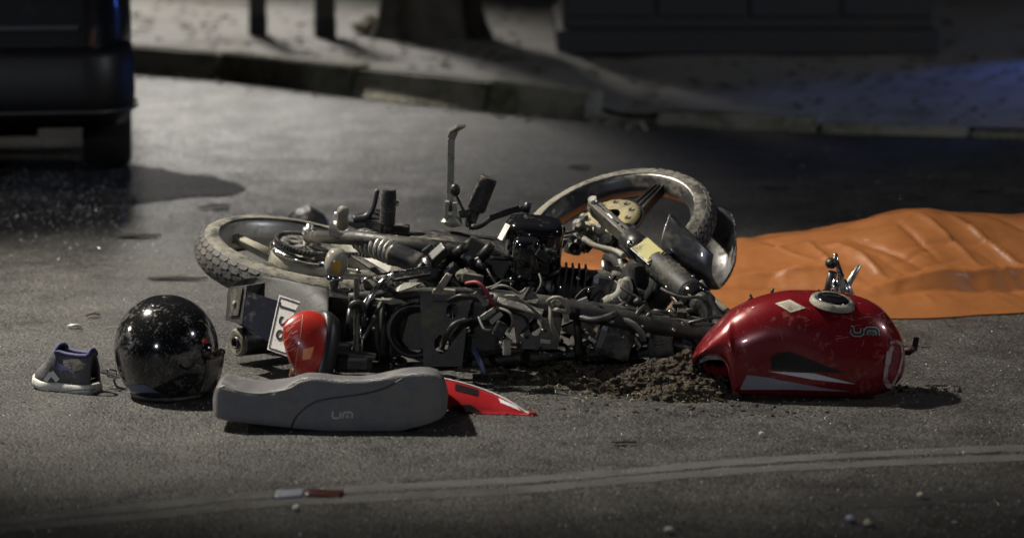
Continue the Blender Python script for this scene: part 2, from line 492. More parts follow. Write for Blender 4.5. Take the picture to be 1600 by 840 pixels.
# ---- wooden posts on the pavement
M_post = mat("weathered_post", (.055, .05, .045), .8, dust=(.10, .09, .075), dust_amt=.3, dust_scale=8, bump=.4)
def post(px, py, wpx, label, hgt):
    b = at(px, py, z=.13); w = wpx / FPX * b.y
    t = thing("post", b, label, "post", "posts standing on the pavement")
    MB().box(b + Vector((0, 0, hgt / 2)), (w, w, hgt), Matrix.Rotation(.15, 3, 'Z'), .008).build("shaft", M_post, t)
    MB().box(b + Vector((0, 0, .055)), (w * 1.06, w * 1.06, .11), Matrix.Rotation(.15, 3, 'Z'), .006).build("dark_base", M_black, t)
    MB().box(b + Vector((0, 0, hgt + .012)), (w * 1.15, w * 1.15, .024), Matrix.Rotation(.15, 3, 'Z'), .006).build("cap", M_post, t)
post(403, 55, 26, "narrower grey post on the pavement, the one nearer the dark car", .95)
post(508, 59, 31, "thicker dark post on the pavement, the one nearer the tree trunk", .95)

# ---- tree
M_bark = mat("bark", (.075, .065, .05), .9, dust=(.03, .03, .025), dust_amt=.4, dust_scale=9, bump=1.0, bump_scale=25, var=.35)
tb = at(672, 57, z=.13)
tree = thing("tree", tb, "broad dark tree trunk with vertical bark furrows behind the kerb", "tree")
rows = []
for i in range(26):
    h = 4.6 * (i / 25) ** 1.6
    R = .245 * (1 + .28 * math.exp(-h / .12)) * (1 - .07 * h) 
    r = []
    for k2 in range(48):
        a = 2 * pi * k2 / 48
        f = 1 + .07 * math.cos(7 * a + h) + .05 * noise.noise(Vector((cos(a) * 5, sin(a) * 5, h * 1.2))) + .10 * math.exp(-h / .1) * cos(5 * a + 1)
        r.append(tb + Vector((cos(a) * R * f, sin(a) * R * f, h - .02)))
    rows.append(r)
MB().grid(rows, closed=True).build("trunk", M_bark, tree)
cr = MB(); lf = MB()
top = tb + Vector((0, 0, 4.4))
for i in range(9):
    a = i * 2.4; e = top + Vector((cos(a) * 1.5, sin(a) * 1.5, 1.2 + .5 * (i % 3)))
    cr.tube([top - Vector((0, 0, .3)), (top + e) / 2 + Vector((0, 0, .2)), e], [.11, .06, .02], 7)
    for q in range(130):
        c = e + Vector((random.gauss(0, .55), random.gauss(0, .55), random.gauss(.1, .4)))
        u = Vector((random.gauss(0, 1), random.gauss(0, 1), random.gauss(0, 1))).normalized(); w = u.orthogonal().normalized()
        lf.add([c, c + u * .09 + w * .035, c + u * .18, c + u * .09 - w * .035], [(0, 1, 2, 3)], False)
cr.build("limbs", M_bark, tree)
lf.build("crown", mat("leaves", (.05, .08, .03), .7), tree, recalc=False)

# ---- pale stone against the trunk, dead leaves on the pavement
sc0 = at(586, 54, z=.13)
tag(MB().blob(sc0 + Vector((0, 0, .035)), (.11, .09, .06), 3, .5).build("stone", mat("pale_stone", (.36, .33, .26), .85, dust=(.15, .14, .1), dust_amt=.3, dust_scale=8, bump=.4), None, origin=sc0), "pale beige stone lying against the left foot of the tree trunk", "stone")
lv = MB(); rl = random.Random(4)
for k in range(420):
    x = rl.uniform(-2.6, 2.6); y = kerb_pt(x) + .2 + abs(rl.gauss(0, 1.6)); z = .128 + .012
    a = rl.uniform(0, 2 * pi); q = rl.uniform(.015, .05); u = Vector((cos(a), sin(a), 0)) * q; w = Vector((-sin(a), cos(a), 0)) * q * .5
    if x > .2: z = .05 + .09 * min(1, (y - kerb_pt(x)) / 3.2)
    c = Vector((x, y, z))
    lv.add([c - u, c - w + Vector((0, 0, .008)), c + u, c + w + Vector((0, 0, .01))], [(0, 1, 2), (0, 2, 3)], False)
tag(lv.build("leaf_litter", mat("dead_leaf", (.10, .075, .04), .8, var=.4), recalc=False), "dead leaves strewn on the pavement behind the kerb", kind="stuff")

# ---- dark kiosk behind the kerb
M_kiosk = mat("kiosk_paint", (.020, .021, .026), .6, dust=(.045, .042, .035), dust_amt=.2, dust_scale=2.5, bump=.2)
M_kside = mat("kiosk_plinth_concrete", (.11, .105, .08), .85, dust=(.05, .05, .03), dust_amt=.4, dust_scale=5, bump=.4)
kl = at(868, 88, z=.13); kc = at(950, 106, z=.12); kr = at(1462, 100, z=.12)
KY = 16.0
kx0, kx1 = (880 - 800) / FPX * KY, (1458 - 800) / FPX * KY
kb = Vector(((kx0 + kx1) / 2, KY, .115))
kiosk = thing("kiosk", kb, "big dark kiosk with panelled front standing behind the kerb", "kiosk")
W = kx1 - kx0; D = 1.5
MB().box((kb.x, KY + D / 2, .115 + .06), (W + .06, D + .06, .12), None, .01).build("plinth", M_kiosk, kiosk)
MB().box((kb.x, KY + D / 2, .235 + 1.1), (W, D, 2.2), None, .015).build("wall", M_kiosk, kiosk)
for i in range(4):
    w = W / 4 - .03
    MB().box((kx0 + (i + .5) * W / 4, KY - .012, .235 + .50), (w, .022, .86), None, .006).build("panel", M_kiosk, kiosk)
MB().box((kb.x, KY + D / 2 - .1, .235 + 2.24), (W + .3, D + .5, .08), None, .01).build("roof", M_kiosk, kiosk)

# ---- low wall far right
M_wall = mat("render_wall", (.30, .31, .33), .85, dust=(.2, .2, .2), dust_amt=.2, dust_scale=2, bump=.2)
fw = Vector((4.4, 20.6, .13))
lw = thing("low_wall", fw, "low dark step edge at far right behind the kiosk", "wall")
MB().box((4.4, 20.6, .13 + .06), (3.6, .3, .12), None, .01).build("step", M_kside, lw)
MB().box((4.4, 20.75, .25 + .02), (3.7, .7, .04), None, .01).build("coping", M_wall, lw)

# ================================================================== STREET LAMPS (each lamp's light is in its builder)
M_pole = mat("galvanised_pole", (.35, .35, .34), .5, .7)
M_lamp = mat("lamp_glass", (.9, .85, .7), .4, emit=(1, .85, .62), emit_s=6)
def street_lamp(x, y, h, power, col, label, aim=(0, 0, 0), size=.16, spread=150):
    t = thing("street_lamp", (x, y, 0), label, "street lamp", "street lamps round the junction")
    MB().tube([(x, y, 0), (x, y, h * .5), (x, y, h + .25)], [.07, .055, .045], 12).build("pole", M_pole, t)
    d = Vector((aim[0] - x, aim[1] - y, 0)).normalized()
    e = Vector((x, y, h + .25)) + d * .9
    MB().tube([Vector((x, y, h + .2)), e], .03, 10).build("arm", M_pole, t)
    MB().box(e + Vector((0, 0, -.06)), (.26, .26, .12), None, .03).build("lantern", M_pole, t)
    MB().box(e + Vector((0, 0, -.14)), (.2, .2, .03), None, .005).build("diffuser", M_lamp, t)
    ld = bpy.data.lights.new("lamp_light", 'SPOT'); ld.energy = power; ld.color = col; ld.shadow_soft_size = size
    ld.spot_size = radians(spread); ld.spot_blend = .8
    lo = bpy.data.objects.new("lamp_light", ld); COL.objects.link(lo)
    lo.location = e + Vector((0, 0, -.22)) 
    tgt = Vector(aim)
    lo.rotation_euler = (lo.location - tgt).to_track_quat('Z', 'Y').to_euler()
    return t
WARM = (1.0, .95, .85)
street_lamp(-2.8, 23.4, 5.8, 3500, (1, .95, .88), "street lamp across the pavement behind the parked car", (-2.5, 16.4, 0), .6, 44)
street_lamp(-10.2, 10.9, 4.0, 650, (1, .90, .74), "street lamp at the left edge of the road", (-.5, 8.6, .2), .35, 90)
street_lamp(-5.4, 10.6, 6.4, 5600, (1, .935, .81), "added overhead lamp left of the crash just outside the view", (-.45, 9.1, 0), .14, 35)  # extra overhead lamp, added for the pool of light round the wreck
street_lamp(9.0, 6.6, 5.2, 850, (.90, .94, 1), "street lamp at the right edge of the road", (1.6, 12.8, .2), .2, 84)
street_lamp(-4.0, -3.0, 3.3, 850, (.82, .89, 1), "added fill lamp behind the camera on the left", (.0, 11.2, 0), .25, 56)  # unseen fill, added to light the sides facing the camera

# unseen light, added to brighten the road under the parked car
def added_floodlight(x, y, z, power, label, aim, spread):
    t = thing("added_floodlight", (x, y, 0), label, "added_floodlight")
    MB().tube([(x, y, .35), (x, y, z)], .02, 10).build("mast", M_pole, t)
    for k in range(3):
        a = 2 * pi * k / 3
        MB().tube([(x, y, .45), (x + .35 * cos(a), y + .35 * sin(a), .01)], .012, 8).build("leg", M_pole, t)
    d = (Vector(aim) - Vector((x, y, z))).normalized()
    MB().box(Vector((x, y, z + .08)), (.10, .24, .18), None, .02).build("housing", M_black, t)
    MB().box(Vector((x + .056, y, z + .08)), (.01, .2, .14), None, .003).build("lamp_glass", M_lamp, t)
    ld = bpy.data.lights.new("added_flood_spot", 'SPOT'); ld.energy = power; ld.color = (1, .95, .86); ld.shadow_soft_size = .05
    ld.spot_size = radians(spread); ld.spot_blend = .9
    lo = bpy.data.objects.new("added_flood_spot", ld); COL.objects.link(lo)
    lo.location = Vector((x + .09, y, z + .08)); lo.rotation_euler = (-d).to_track_quat('Z', 'Y').to_euler()
added_floodlight(-10.0, 12.5, .95, 5200, "low added fill light on a tripod beyond the left edge of the road", (-1.6, 14.0, .0), 17)

# blue flashing lamp of an emergency vehicle beyond the frame
def beacon(x, y, z, power, label, aim, spread=100):
    t = thing("warning_beacon", (x, y, 0), label, "beacon", "blue warning beacons")
    MB().tube([(x, y, 0), (x, y, z - .12)], .025, 10).build("stand", M_pole, t)
    MB().lathe((x, y, z - .12), (0, 0, 1), [(0, 0), (.09, 0), (.09, .03), (.0, .03)], 20).build("base", M_black, t)
    MB().lathe((x, y, z - .09), (0, 0, 1), [(.07, 0), (.07, .12), (.05, .16), (0, .17)], 20).build("dome", mat("blue_dome", (.02, .05, .6), .2, emit=(.05, .12, 1), emit_s=8), t)
    ld = bpy.data.lights.new("beacon_light", 'SPOT'); ld.energy = power; ld.color = (.10, .22, 1); ld.shadow_soft_size = .08
    ld.spot_size = radians(spread); ld.spot_blend = .8
    lo = bpy.data.objects.new("beacon_light", ld); COL.objects.link(lo)
    d = (Vector(aim) - Vector((x, y, z))).normalized()
    lo.location = Vector((x, y, z)) + d * .16
    lo.rotation_euler = (-d).to_track_quat('Z', 'Y').to_euler()
beacon(3.6, 16.4, .62, 75, "blue warning beacon on a stand to the right of the kiosk", (2.3, 15.0, .0), 44)
beacon(-6.5, 7.4, 1.3, 12, "blue warning beacon on a stand at the left roadside", (-.8, 8.4, .2))

# ================================================================== PARKED CAR
M_car = mat("car_paint", (.006, .007, .012), .22, .1, coat=.6)
M_cbump = mat("car_bumper_plastic", (.006, .006, .007), .45)
M_glass = mat("car_glass", (.01, .01, .012), .05)
M_ctyre = mat("car_tyre", (.020, .020, .020), .7)
def car():
    YAW = radians(7.5)
    rb = at(168, 262, z=0)                       # contact of the right rear wheel
    fwd = Vector((-sin(YAW), cos(YAW), 0)); rgt = Vector((cos(YAW), sin(YAW), 0)); up = Vector((0, 0, 1))
    cx = rb - rgt * .70                           # under the middle of the rear axle
    def L(r, f, z): return cx + rgt * r + fwd * f + up * z
    t = thing("parked_car", cx, "dark car seen from behind at the left edge", "car")
    # body: sections across, from tail to nose
    secs = []
    prof = [(-.62, .30, .62, 1.38, .66), (-.60, .30, .70, 1.40, .68), (-.3, .30, .80, 1.44, .74), (.6, .30, .81, 1.46, .76), (1.5, .30, .81, 1.40, .74), (2.2, .30, .80, .98, .76), (3.0, .28, .78, .86, .74), (3.15, .3, .66, .70, .60)]
    for (f, zb, hw, zt, sh) in prof:
        ring = []
        for (a, z) in ((-.72, zb), (-.94, zb + .05), (-1.0, .45), (-1.0, .62), (-.985, .80 if zt > .9 else zt - .06), (-.78, zt - .06), (-.55, zt), (0, zt + .02), (.55, zt), (.78, zt - .06), (.985, .80 if zt > .9 else zt - .06), (1.0, .62), (1.0, .45), (.94, zb + .05), (.72, zb)):
            ring.append(L(a * hw, f, z))
        secs.append(ring)
    b = MB(); b.grid(secs, closed=True)
    n = len(secs[0])
    b.f.append(tuple(range(n))); b.s.append(False); b.mi.append(0)
    o = len(secs[0]) * (len(secs) - 1)
    b.f.append(tuple(range(o, o + n))); b.s.append(False); b.mi.append(0)
    b.build("body", M_car, t)
    # rear bumper wraps the corner
    bs = []
    for k in range(25):
        a = -1 + 2 * k / 24
        r = .80 * math.copysign(min(1, abs(a) * 1.12) ** 1.0, a)
        f = -.66 + .42 * max(0, (abs(a) - .72) / .28) ** 2.2
        bs.append([L(r * .97, f + .05, .235), L(r, f, .29), L(r * 1.01, f - .015, .36), L(r * 1.01, f - .012, .50), L(r * .99, f + .012, .535), L(r * .96, f + .05, .54)])
    MB().grid(bs).build("rear_bumper", M_cbump, t, solid=.01)
    ed = []
    for k in range(25):
        a = -1 + 2 * k / 24; r = .805 * math.copysign(min(1, abs(a) * 1.12), a); f = -.676 + .42 * max(0, (abs(a) - .72) / .28) ** 2.2
        ed.append(L(r * 1.008, f - .004, .30))
    MB().tube(ed, .008, 6).build("bumper_lip", mat("bumper_trim", (.05, .05, .055), .35), t)
    for s in (-1, 1):
        MB().box(L(s * .70, -.585, .90), (.16, .10, .24), Matrix.Rotation(YAW, 3, 'Z'), .03).build("tail_lamp", M_redlens, t)
    MB().box(L(0, -.64, .615), (1.2, .03, .02), Matrix.Rotation(YAW, 3, 'Z'), .004).build("boot_trim", mat("bumper_trim", (.05, .05, .055), .35), t)
    MB().box(L(.0, -.69, .42), (.52, .008, .12), Matrix.Rotation(YAW, 3, 'Z'), .003).build("number_plate", mat("dull_plate", (.16, .16, .17), .5), t)
    MB().box(L(0, -.655, 1.12), (1.05, .02, .36), Matrix.Rotation(YAW, 3, 'Z') @ Matrix.Rotation(-.05, 3, 'X'), .01).build("rear_window", M_glass, t)
    MB().box(L(-.15, .05, .30), (.8, 1.2, .10), Matrix.Rotation(YAW, 3, 'Z'), .04).build("underbody", M_cbump, t)
    MB().tube([L(.42, .60, .205), L(-.5, .60, .205)], .15, 16).build("silencer", M_cbump, t)
    MB().bar(L(.16, -.40, .10), L(.05, -.40, .10), .3, .12, bevel=.02).build("mud_flap", M_cbump, t)
    for (r, f) in ((.70, 0), (-.70, 0), (.69, 2.4), (-.69, 2.4)):
        w = thing_child("wheel", t)
        sgn = 1 if r > 0 else -1
        c = L(r, f, .285)
        MB().lathe(c, rgt * sgn, [(.17, .08), (.22, .094), (.245, .095), (.264, .086), (.277, .066), (.284, .036), (.285, 0), (.284, -.036), (.277, -.066), (.264, -.086), (.245, -.095), (.22, -.094), (.17, -.08), (.17, .08)], 36).build("tyre", M_ctyre, w)
        MB().lathe(c, rgt * sgn, [(.17, .085), (.155, .05), (.05, .055), (0, .06)], 24).build("rim", M_darkal, w)
    return t
def thing_child(name, parent):
    o = bpy.data.objects.new(name, None); COL.objects.link(o); o.parent = parent; o.empty_display_size = .05
    WORLD[o.name] = WORLD[parent.name]; return o
car()

# ================================================================== MOTORCYCLE lying on its right side
bike_base = at(760, 520, z=0)
bike = thing("motorcycle", bike_base, "wrecked black motorcycle lying on its side without tank or seat", "motorcycle")
def cam_vec(r, u, t):           # right / up / towards the camera -> world
    return Vector((r, u * sin(PITCH) - t * cos(PITCH), u * cos(PITCH) + t * sin(PITCH))).normalized()

def frame_of(n, xref=(1, 0, 0)):
    n = n.normalized(); x = (Vector(xref) - n * n.dot(Vector(xref))).normalized(); return x, n.cross(x), n

def tyre_pts(c, n, R, rt, rw, ang, phi):
    x, y, z = frame_of(n)
    rad = x * cos(ang) + y * sin(ang)
    return c + rad * (R - rt + rt * cos(phi)) + z * (rw * sin(phi))

def wheel_tyre(c, n, R, rt, rw, wheel, knob=True, rows=5):
    x, y, z = frame_of(n)
    prof = []
    for k in range(25):
        ph = radians(-100 + 200 * k / 24)
        prof.append((R - rt + rt * cos(ph) - .003, rw * sin(ph)))
    t = MB().lathe(c, n, prof[:7], 96).lathe(c, n, prof[6:19], 96, mi=1).lathe(c, n, prof[18:], 96).build("tyre", [M_tyre, M_groove], wheel)
    tr = MB()
    N = 50
    if knob:
        for j in range(rows):
            pm = radians((j - (rows - 1) / 2) * (112 / rows)); dph = radians(112 / rows) * .5
            for k in range(N):
                a0 = 2 * pi * (k + .5 * (j % 2)) / N; da = pi / N * 1.12
                base, topv = [], []
                for (u, v) in ((-.62, -.9), (.62, -.9), (1, 0), (.62, .9), (-.62, .9), (-1, 0)):
                    a, ph = a0 + u * da * .86, pm + v * dph * .92
                    p0 = tyre_pts(c, n, R - .004, rt, rw - .002, a0 + u * da * .97, ph); p1 = tyre_pts(c, n, R - .0005, rt, rw, a0 + u * da * .86, pm + v * dph * .88)
                    base.append(p0); topv.append(p1)
                tr.add(base + topv, [(6, 7, 8, 9, 10, 11)] + [(i, (i + 1) % 6, 6 + (i + 1) % 6, 6 + i) for i in range(6)], False)
    else:
        for j, pm in enumerate((-48, -30, -10, 10, 30, 48)):
            for k in range(56):
                a0 = 2 * pi * (k + .5 * (j % 2)) / 56; da = pi / 56; sk = .5 if j % 2 else -.5
                base, topv = [], []
                for (u, v) in ((-.8, -1), (.8, -1), (.8, 1), (-.8, 1)):
                    a = a0 + (u + sk * v) * da * .8; ph = radians(pm + v * 8)
                    base.append(tyre_pts(c, n, R - .004, rt, rw - .002, a, ph)); topv.append(tyre_pts(c, n, R, rt, rw + .001, a, ph))
                tr.add(base + topv, [(4, 5, 6, 7)] + [(i, (i + 1) % 4, 4 + (i + 1) % 4, 4 + i) for i in range(4)], False)
    tr.build("tread", M_tread, wheel, recalc=True)
    return t

def arms(c, n, r0, r1, count, a_off, wheel, m, w=.03, h=.016, ribs=2, z0=.0, z1=.0):
    x, y, z = frame_of(n)
    for k in range(count):
        a = a_off + 2 * pi * k / count
        d = x * cos(a) + y * sin(a); s = z.cross(d)
        b = MB()
        b.add([c + d * r0 + s * w * .9 + z * (z0 + h), c + d * r0 - s * w * .9 + z * (z0 + h), c + d * r1 - s * w * .45 + z * (z1 + h), c + d * r1 + s * w * .45 + z * (z1 + h),
               c + d * r0 + s * w * .9 + z * (z0 - h), c + d * r0 - s * w * .9 + z * (z0 - h), c + d * r1 - s * w * .45 + z * (z1 - h), c + d * r1 + s * w * .45 + z * (z1 - h)],
              [(0, 1, 2, 3), (7, 6, 5, 4), (0, 4, 5, 1), (2, 6, 7, 3), (1, 5, 6, 2), (0, 3, 7, 4)], False)
        for q in range(-ribs, ribs + 1):
            f = q / (ribs + .01) if ribs else 0
            b.tube([c + d * r0 + s * w * .9 * f + z * (z0 + h + .003), c + d * r1 + s * w * .45 * f + z * (z1 + h + .003)], .004, 6)
        b.build("spoke", m, wheel)

# ---------------- rear wheel
nR = cam_vec(.216, .934, .285)
cR = at(476, 393, Y=9.0) - nR * .040
print("rear wheel centre", cR)
rw_ = thing_child("rear_wheel", bike)
wheel_tyre(cR, nR, .312, .050, .052, rw_, True, 5)
MB().lathe(cR, nR, [(.268, .040), (.262, .046), (.250, .044), (.243, .030), (.232, .012), (.228, 0), (.232, -.012), (.243, -.03), (.25, -.044), (.262, -.046)], 80).build("rim", M_rim, rw_, solid=.005)
MB().lathe(cR, nR, [(.2485, .0445), (.256, .0495), (.264, .0475)], 80).build("rim_edge", M_steel, rw_)
MB().lathe(cR, nR, [(.0, -.05), (.085, -.05), (.096, -.04), (.096, .02), (.088, .034), (.05, .036), (0, .036)], 40).build("hub_drum", M_alloy, rw_)
arms(cR, nR, .09, .234, 5, radians(152), rw_, M_alloy, .026, .008, 2, -.012, 0.0)
# sprocket with a chain round it
spk = MB(); sx, sy, sz = frame_of(nR); sc = cR + nR * .062
prof = []
for k in range(84):
    a = 2 * pi * k / 84; r = .083 + (.0035 if k % 2 else -.0025)
    prof.append(sc + (sx * cos(a) + sy * sin(a)) * r)
inn = [sc + (sx * cos(2 * pi * k / 84) + sy * sin(2 * pi * k / 84)) * .055 for k in range(84)]
spk.grid([prof, inn], closed=True, smooth=False)
for k in range(6):
    a = 2 * pi * k / 6; d = sx * cos(a) + sy * sin(a)
    spk.bar(sc + d * .02, sc + d * .058, .018, .005, nR)
spk.build("sprocket", M_steel, rw_, solid=.004)
MB().lathe(cR, nR, [(.098, .034), (.102, .040), (.098, .047), (.085, .048)], 40).build("drum_ring", M_chrome, rw_)
ch = MB()
cpts = []
for k in range(30):
    a = radians(75 + 210 * k / 29); cpts.append(sc + (sx * cos(a) + sy * sin(a)) * .087)
engs = at(715, 395, Y=8.75)
for s, e0 in ((1, cpts[0]), (-1, cpts[-1])):
    tgt = engs + sy * .03 * s
    line = [e0.lerp(tgt, q / 42) for q in range(43)]
    cpts = (list(reversed(line)) + cpts) if s == 1 else (cpts + line)
for a, b in zip(cpts, cpts[1:]):
    if (a - b).length < 1e-5: continue
    d = (b - a).normalized(); w = nR.cross(d)
    for o in (-.006, .006):
        ch.bar(a + nR * o - d * .002, b + nR * o + d * .002, .010, .0025, nR)
    ch.tube([a - nR * .008, a + nR * .008], .0045, 6)
ch.build("chain", M_darkal, bike)
MB().tube([cR - nR * .12, cR + nR * .125], .010, 10).tube([cR + nR * .09, cR + nR * .112], .019, 6).build("axle", M_steel, rw_)

# swing arm, chain guard
MB().tube([cR + nR * .085, P((560, 372, .33)), P((760, 398, .30))], [.017, .02, .026], 10).tube([cR - nR * .10, P((600, 470, .10)), P((760, 470, .12))], [.017, .02, .026], 10).build("swing_arm", M_frame, bike)
MB().bar(at(525, 360, Y=8.96), at(700, 372, Y=8.93), .022, .022, bevel=.006).bar(at(700, 374, Y=8.93), at(800, 384, Y=8.9), .03, .04, bevel=.006).build("chain_guard", M_black, bike)
g = MB()
for k in range(9):
    p = at(566 + 27 * k, 363 + 1.9 * k, Y=8.94); g.tube([p, p + Vector((0, -.012, .0))], .0025, 6)
g.build("rivet_row", M_steel, bike)

# ---------------- shock absorber (left, on top)
def shock(a, b, name="shock_absorber"):
    a, b = Vector(a), Vector(b); d = (b - a); Ln = d.length; d.normalize()
    s = thing_child(name, bike)
    MB().tube([a - d * .015, a + d * Ln * .26], .024, 16).lathe(a + d * Ln * .24, d, [(.0, 0), (.031, 0), (.031, .008), (0, .008)], 20).build("upper_tube", M_darkal, s)
    MB().tube([a + d * Ln * .2, a + d * Ln * .7], .016, 14).build("damper_rod", M_black, s)
    x, y, z = frame_of(d); pts = []
    for k in range(7 * 18 + 1):
        q = k / 18; pts.append(a + d * Ln * (.27 + .36 * k / (7 * 18)) + (x * cos(2 * pi * q) + y * sin(2 * pi * q)) * .030)
    MB().tube(pts, .0065, 6).build("spring", M_steel, s)
    MB().lathe(a + d * Ln * .63, d, [(.0, 0), (.034, 0), (.034, .012), (.031, .016), (.030, Ln * .30), (.018, Ln * .33), (0, Ln * .34)], 22).build("lower_body", M_darkal, s)
    MB().tube([a + Vector((0, 0, -.02)), a + Vector((0, 0, .028))], .016, 12).tube([b + Vector((0, 0, -.03)), b + Vector((0, 0, .025))], .014, 12).build("mount_bolt", M_steel, s)
shock(at(529, 360, Y=8.80), at(668, 417, Y=8.56))
shock(P((560, 470, .12)), P((690, 520, .10)))
MB().tube([P((535, 352, .40)), P((535, 332, .45))], [.016, .014], 12).blob(P((536, 331, .452)), .017, 2).build("damper_cap_nut", M_pale, bike)

# ---------------- foot pegs, stand, levers
def peg(a, b, r, name="foot_peg"):
    s = thing_child(name, bike); a, b = Vector(a), Vector(b); d = (b - a).normalized(); Ln = (b - a).length
    prof = [(0, 0), (r * .8, 0)]
    N = 13
    for k in range(N):
        h0 = Ln * (.06 + .88 * k / N); h1 = Ln * (.06 + .88 * (k + .55) / N); h2 = Ln * (.06 + .88 * (k + .98) / N)
        prof += [(r, h0), (r, h1), (r * .82, h1 + .0005), (r * .82, h2)]
    prof += [(r * .95, Ln * .95), (r * .9, Ln), (0, Ln)]
    MB().lathe(a, d, prof, 20, smooth=False).build("rubber", M_rubber, s)
    MB().tube([a - d * .03, a + d * .01], r * .55, 10).bar(a - d * .035 + Vector((-.015, 0, 0)), a - d * .035 + Vector((.015, 0, 0)), .03, .025, bevel=.004).build("hinge", M_plate, s)
pz = at(605, 352, Y=8.78)
peg(pz, at(608, 296, Y=8.78), .0215)
p2 = at(743, 329, Y=8.80)
peg(p2, at(764, 277, Y=8.80), .026)
MB().tube([at(552, 343, Y=8.80), at(573, 338, Y=8.80), at(584, 322, Y=8.80), at(590, 296, Y=8.80)], [.012, .010, .007, .006], 8, smooth_path=4).build("brake_rod", M_darkal, bike)
MB().bar(at(540, 349, Y=8.82), at(640, 358, Y=8.82), .05, .022, bevel=.005).bar(at(560, 340, Y=8.84), at(604, 352, Y=8.8), .06, .03, bevel=.006).blob(at(585, 336, Y=8.9), (.035, .03, .022), 2, .3).build("peg_bracket", M_darkal, bike)
MB().blob(at(619, 318, Y=8.84), .009, 2).blob(at(526, 335, Y=8.9), .009, 2).blob(at(560, 424, Y=8.5), .008, 2).build("domed_nut", M_chrome, bike)
# side stand
st = thing_child("side_stand", bike)
k0, k1 = at(703, 330, Y=8.8), at(705, 216, Y=8.8)
MB().bar(k0, k1, .020, .016, (0, 1, 0), .003).bar(k1, at(710, 204, Y=8.79), .024, .012, (0, 1, 0), .003).bar(at(709, 204, Y=8.79), at(721, 197, Y=8.76), .03, .008, (0, 0, 1), .002).build("leg", M_dusty, st)
MB().bar(at(697, 340, Y=8.78), at(699, 314, Y=8.78), .012, .03, (0, 1, 0), .002).bar(at(710, 340, Y=8.78), at(711, 316, Y=8.78), .012, .03, (0, 1, 0), .002).blob(at(706, 346, Y=8.78), (.03, .02, .018), 2, .3).build("bracket", M_dusty, st)
MB().blob(at(711, 297, Y=8.77), (.015, .012, .019), 2).tube([at(713, 306, Y=8.77), at(724, 328, Y=8.77), at(737, 352, Y=8.77)], .004, 8).tube([at(733, 352, Y=8.77), at(742, 352, Y=8.77)], .013, 10).build("spring_hook", M_black, st)
MB().tube([at(718, 335, Y=8.79), at(733, 333, Y=8.79), p2], .011, 8).build("peg_arm", M_plate, bike)
# gear lever
MB().tube([at(737, 355, Y=8.72), at(752, 352, Y=8.72), at(768, 341, Y=8.74), at(795, 330, Y=8.76), at(818, 326, Y=8.76)], [.009, .008, .008, .009, .009], 8, smooth_path=3).tube([at(826, 316, Y=8.76), at(822, 332, Y=8.76)], .010, 10).bar(at(765, 341, Y=8.73), at(812, 325, Y=8.75), .006, .018, bevel=.002).build("gear_lever", M_black, bike)

# ---------------- engine
eng = thing_child("engine", bike)
ec = at(735, 425, Y=8.68)
MB().box(ec + Vector((0, .06, -.05)), (.30, .22, .20), Matrix.Rotation(.10, 3, 'Y'), .05).build("crankcase", M_frame, eng)
MB().lathe(at(690, 393, Y=8.72), (.05, -.15, 1), [(0, 0), (.098, 0), (.10, .02), (.09, .035), (.03, .04), (0, .04)], 32).build("sprocket_cover", M_darkal, eng)
MB().lathe(at(757, 404, Y=8.66), (.1, -.25, 1), [(0, 0), (.075, 0), (.078, .02), (.066, .034), (.02, .038), (0, .038)], 32).build("clutch_cover", M_frame, eng)
fc = at(872, 450, Y=8.60); fd = Vector((1.0, .1, -.12)).normalized()
fin = MB()
for k in range(9):
    fin.box(fc + fd * (-.075 + .018 * k), (.006, .12, .13), Matrix.Rotation(.13, 3, 'Y'), .002)
fin.build("cooling_fins", M_black, eng)
MB().tube([fc - fd * .10, fc + fd * .10], .06, 20).build("cylinder", M_black, eng)
MB().box(fc + fd * .115, (.06, .14, .11), Matrix.Rotation(.13, 3, 'Y'), .02).build("cylinder_head", M_darkal, eng)
ah = MB()
ah.tube([fc + fd * .16 + Vector((0, -.02, .03)), at(945, 470, Y=8.55), at(968, 462, Y=8.5), at(975, 440, Y=8.52)], .017, 14, smooth_path=4)
ah.build("exhaust_header", M_pale, eng)

# black air box and small canister (upper middle)
def capsule_box(c, sx_, sy_, h, up, name, m, lab=None):
    up = Vector(up).normalized(); x, y, z = frame_of(up)
    b = MB(); rows = []
    for (k, hh) in ((.96, 0), (1, .08), (1, .78), (.97, .88), (.88, .95), (.70, .99), (.35, 1.0), (.0, 1.0)):
        r = []
        for i in range(40):
            a = 2 * pi * i / 40
            ca, sa = cos(a), sin(a)
            r.append(c + x * (math.copysign(abs(ca) ** .55, ca) * sx_ * k) + y * (math.copysign(abs(sa) ** .55, sa) * sy_ * k) + z * (hh * h))
        rows.append(r)
    b.grid(rows, closed=True)
    return b.build(name, m, bike)
capsule_box(at(829, 424, Y=8.66), .080, .075, .150, (.10, -.10, 1), "air_box", M_gloss)
MB().lathe(at(829, 424, Y=8.66) + Vector((.10, -.10, 1)).normalized() * .118, (.10, -.10, 1), [(.083, 0), (.088, .006), (.083, .012)], 40).build("air_box_band", M_gloss, bike)
MB().add([at(777, 372, Y=8.63), at(790, 348, Y=8.62), at(797, 352, Y=8.58), at(784, 376, Y=8.58)], [(0, 1, 2, 3)], False).build("air_box_label", M_white, bike, solid=.002)
capsule_box(at(820, 432, Y=8.52), .038, .036, .108, (.06, -.06, 1), "canister", M_gloss)
MB().tube([at(840, 375, Y=8.5), at(843, 400, Y=8.5), at(838, 430, Y=8.5)], .004, 8).tube([at(800, 400, Y=8.5), at(812, 402, Y=8.49), at(842, 400, Y=8.49)], .004, 8).build("canister_clip", M_chrome, bike)
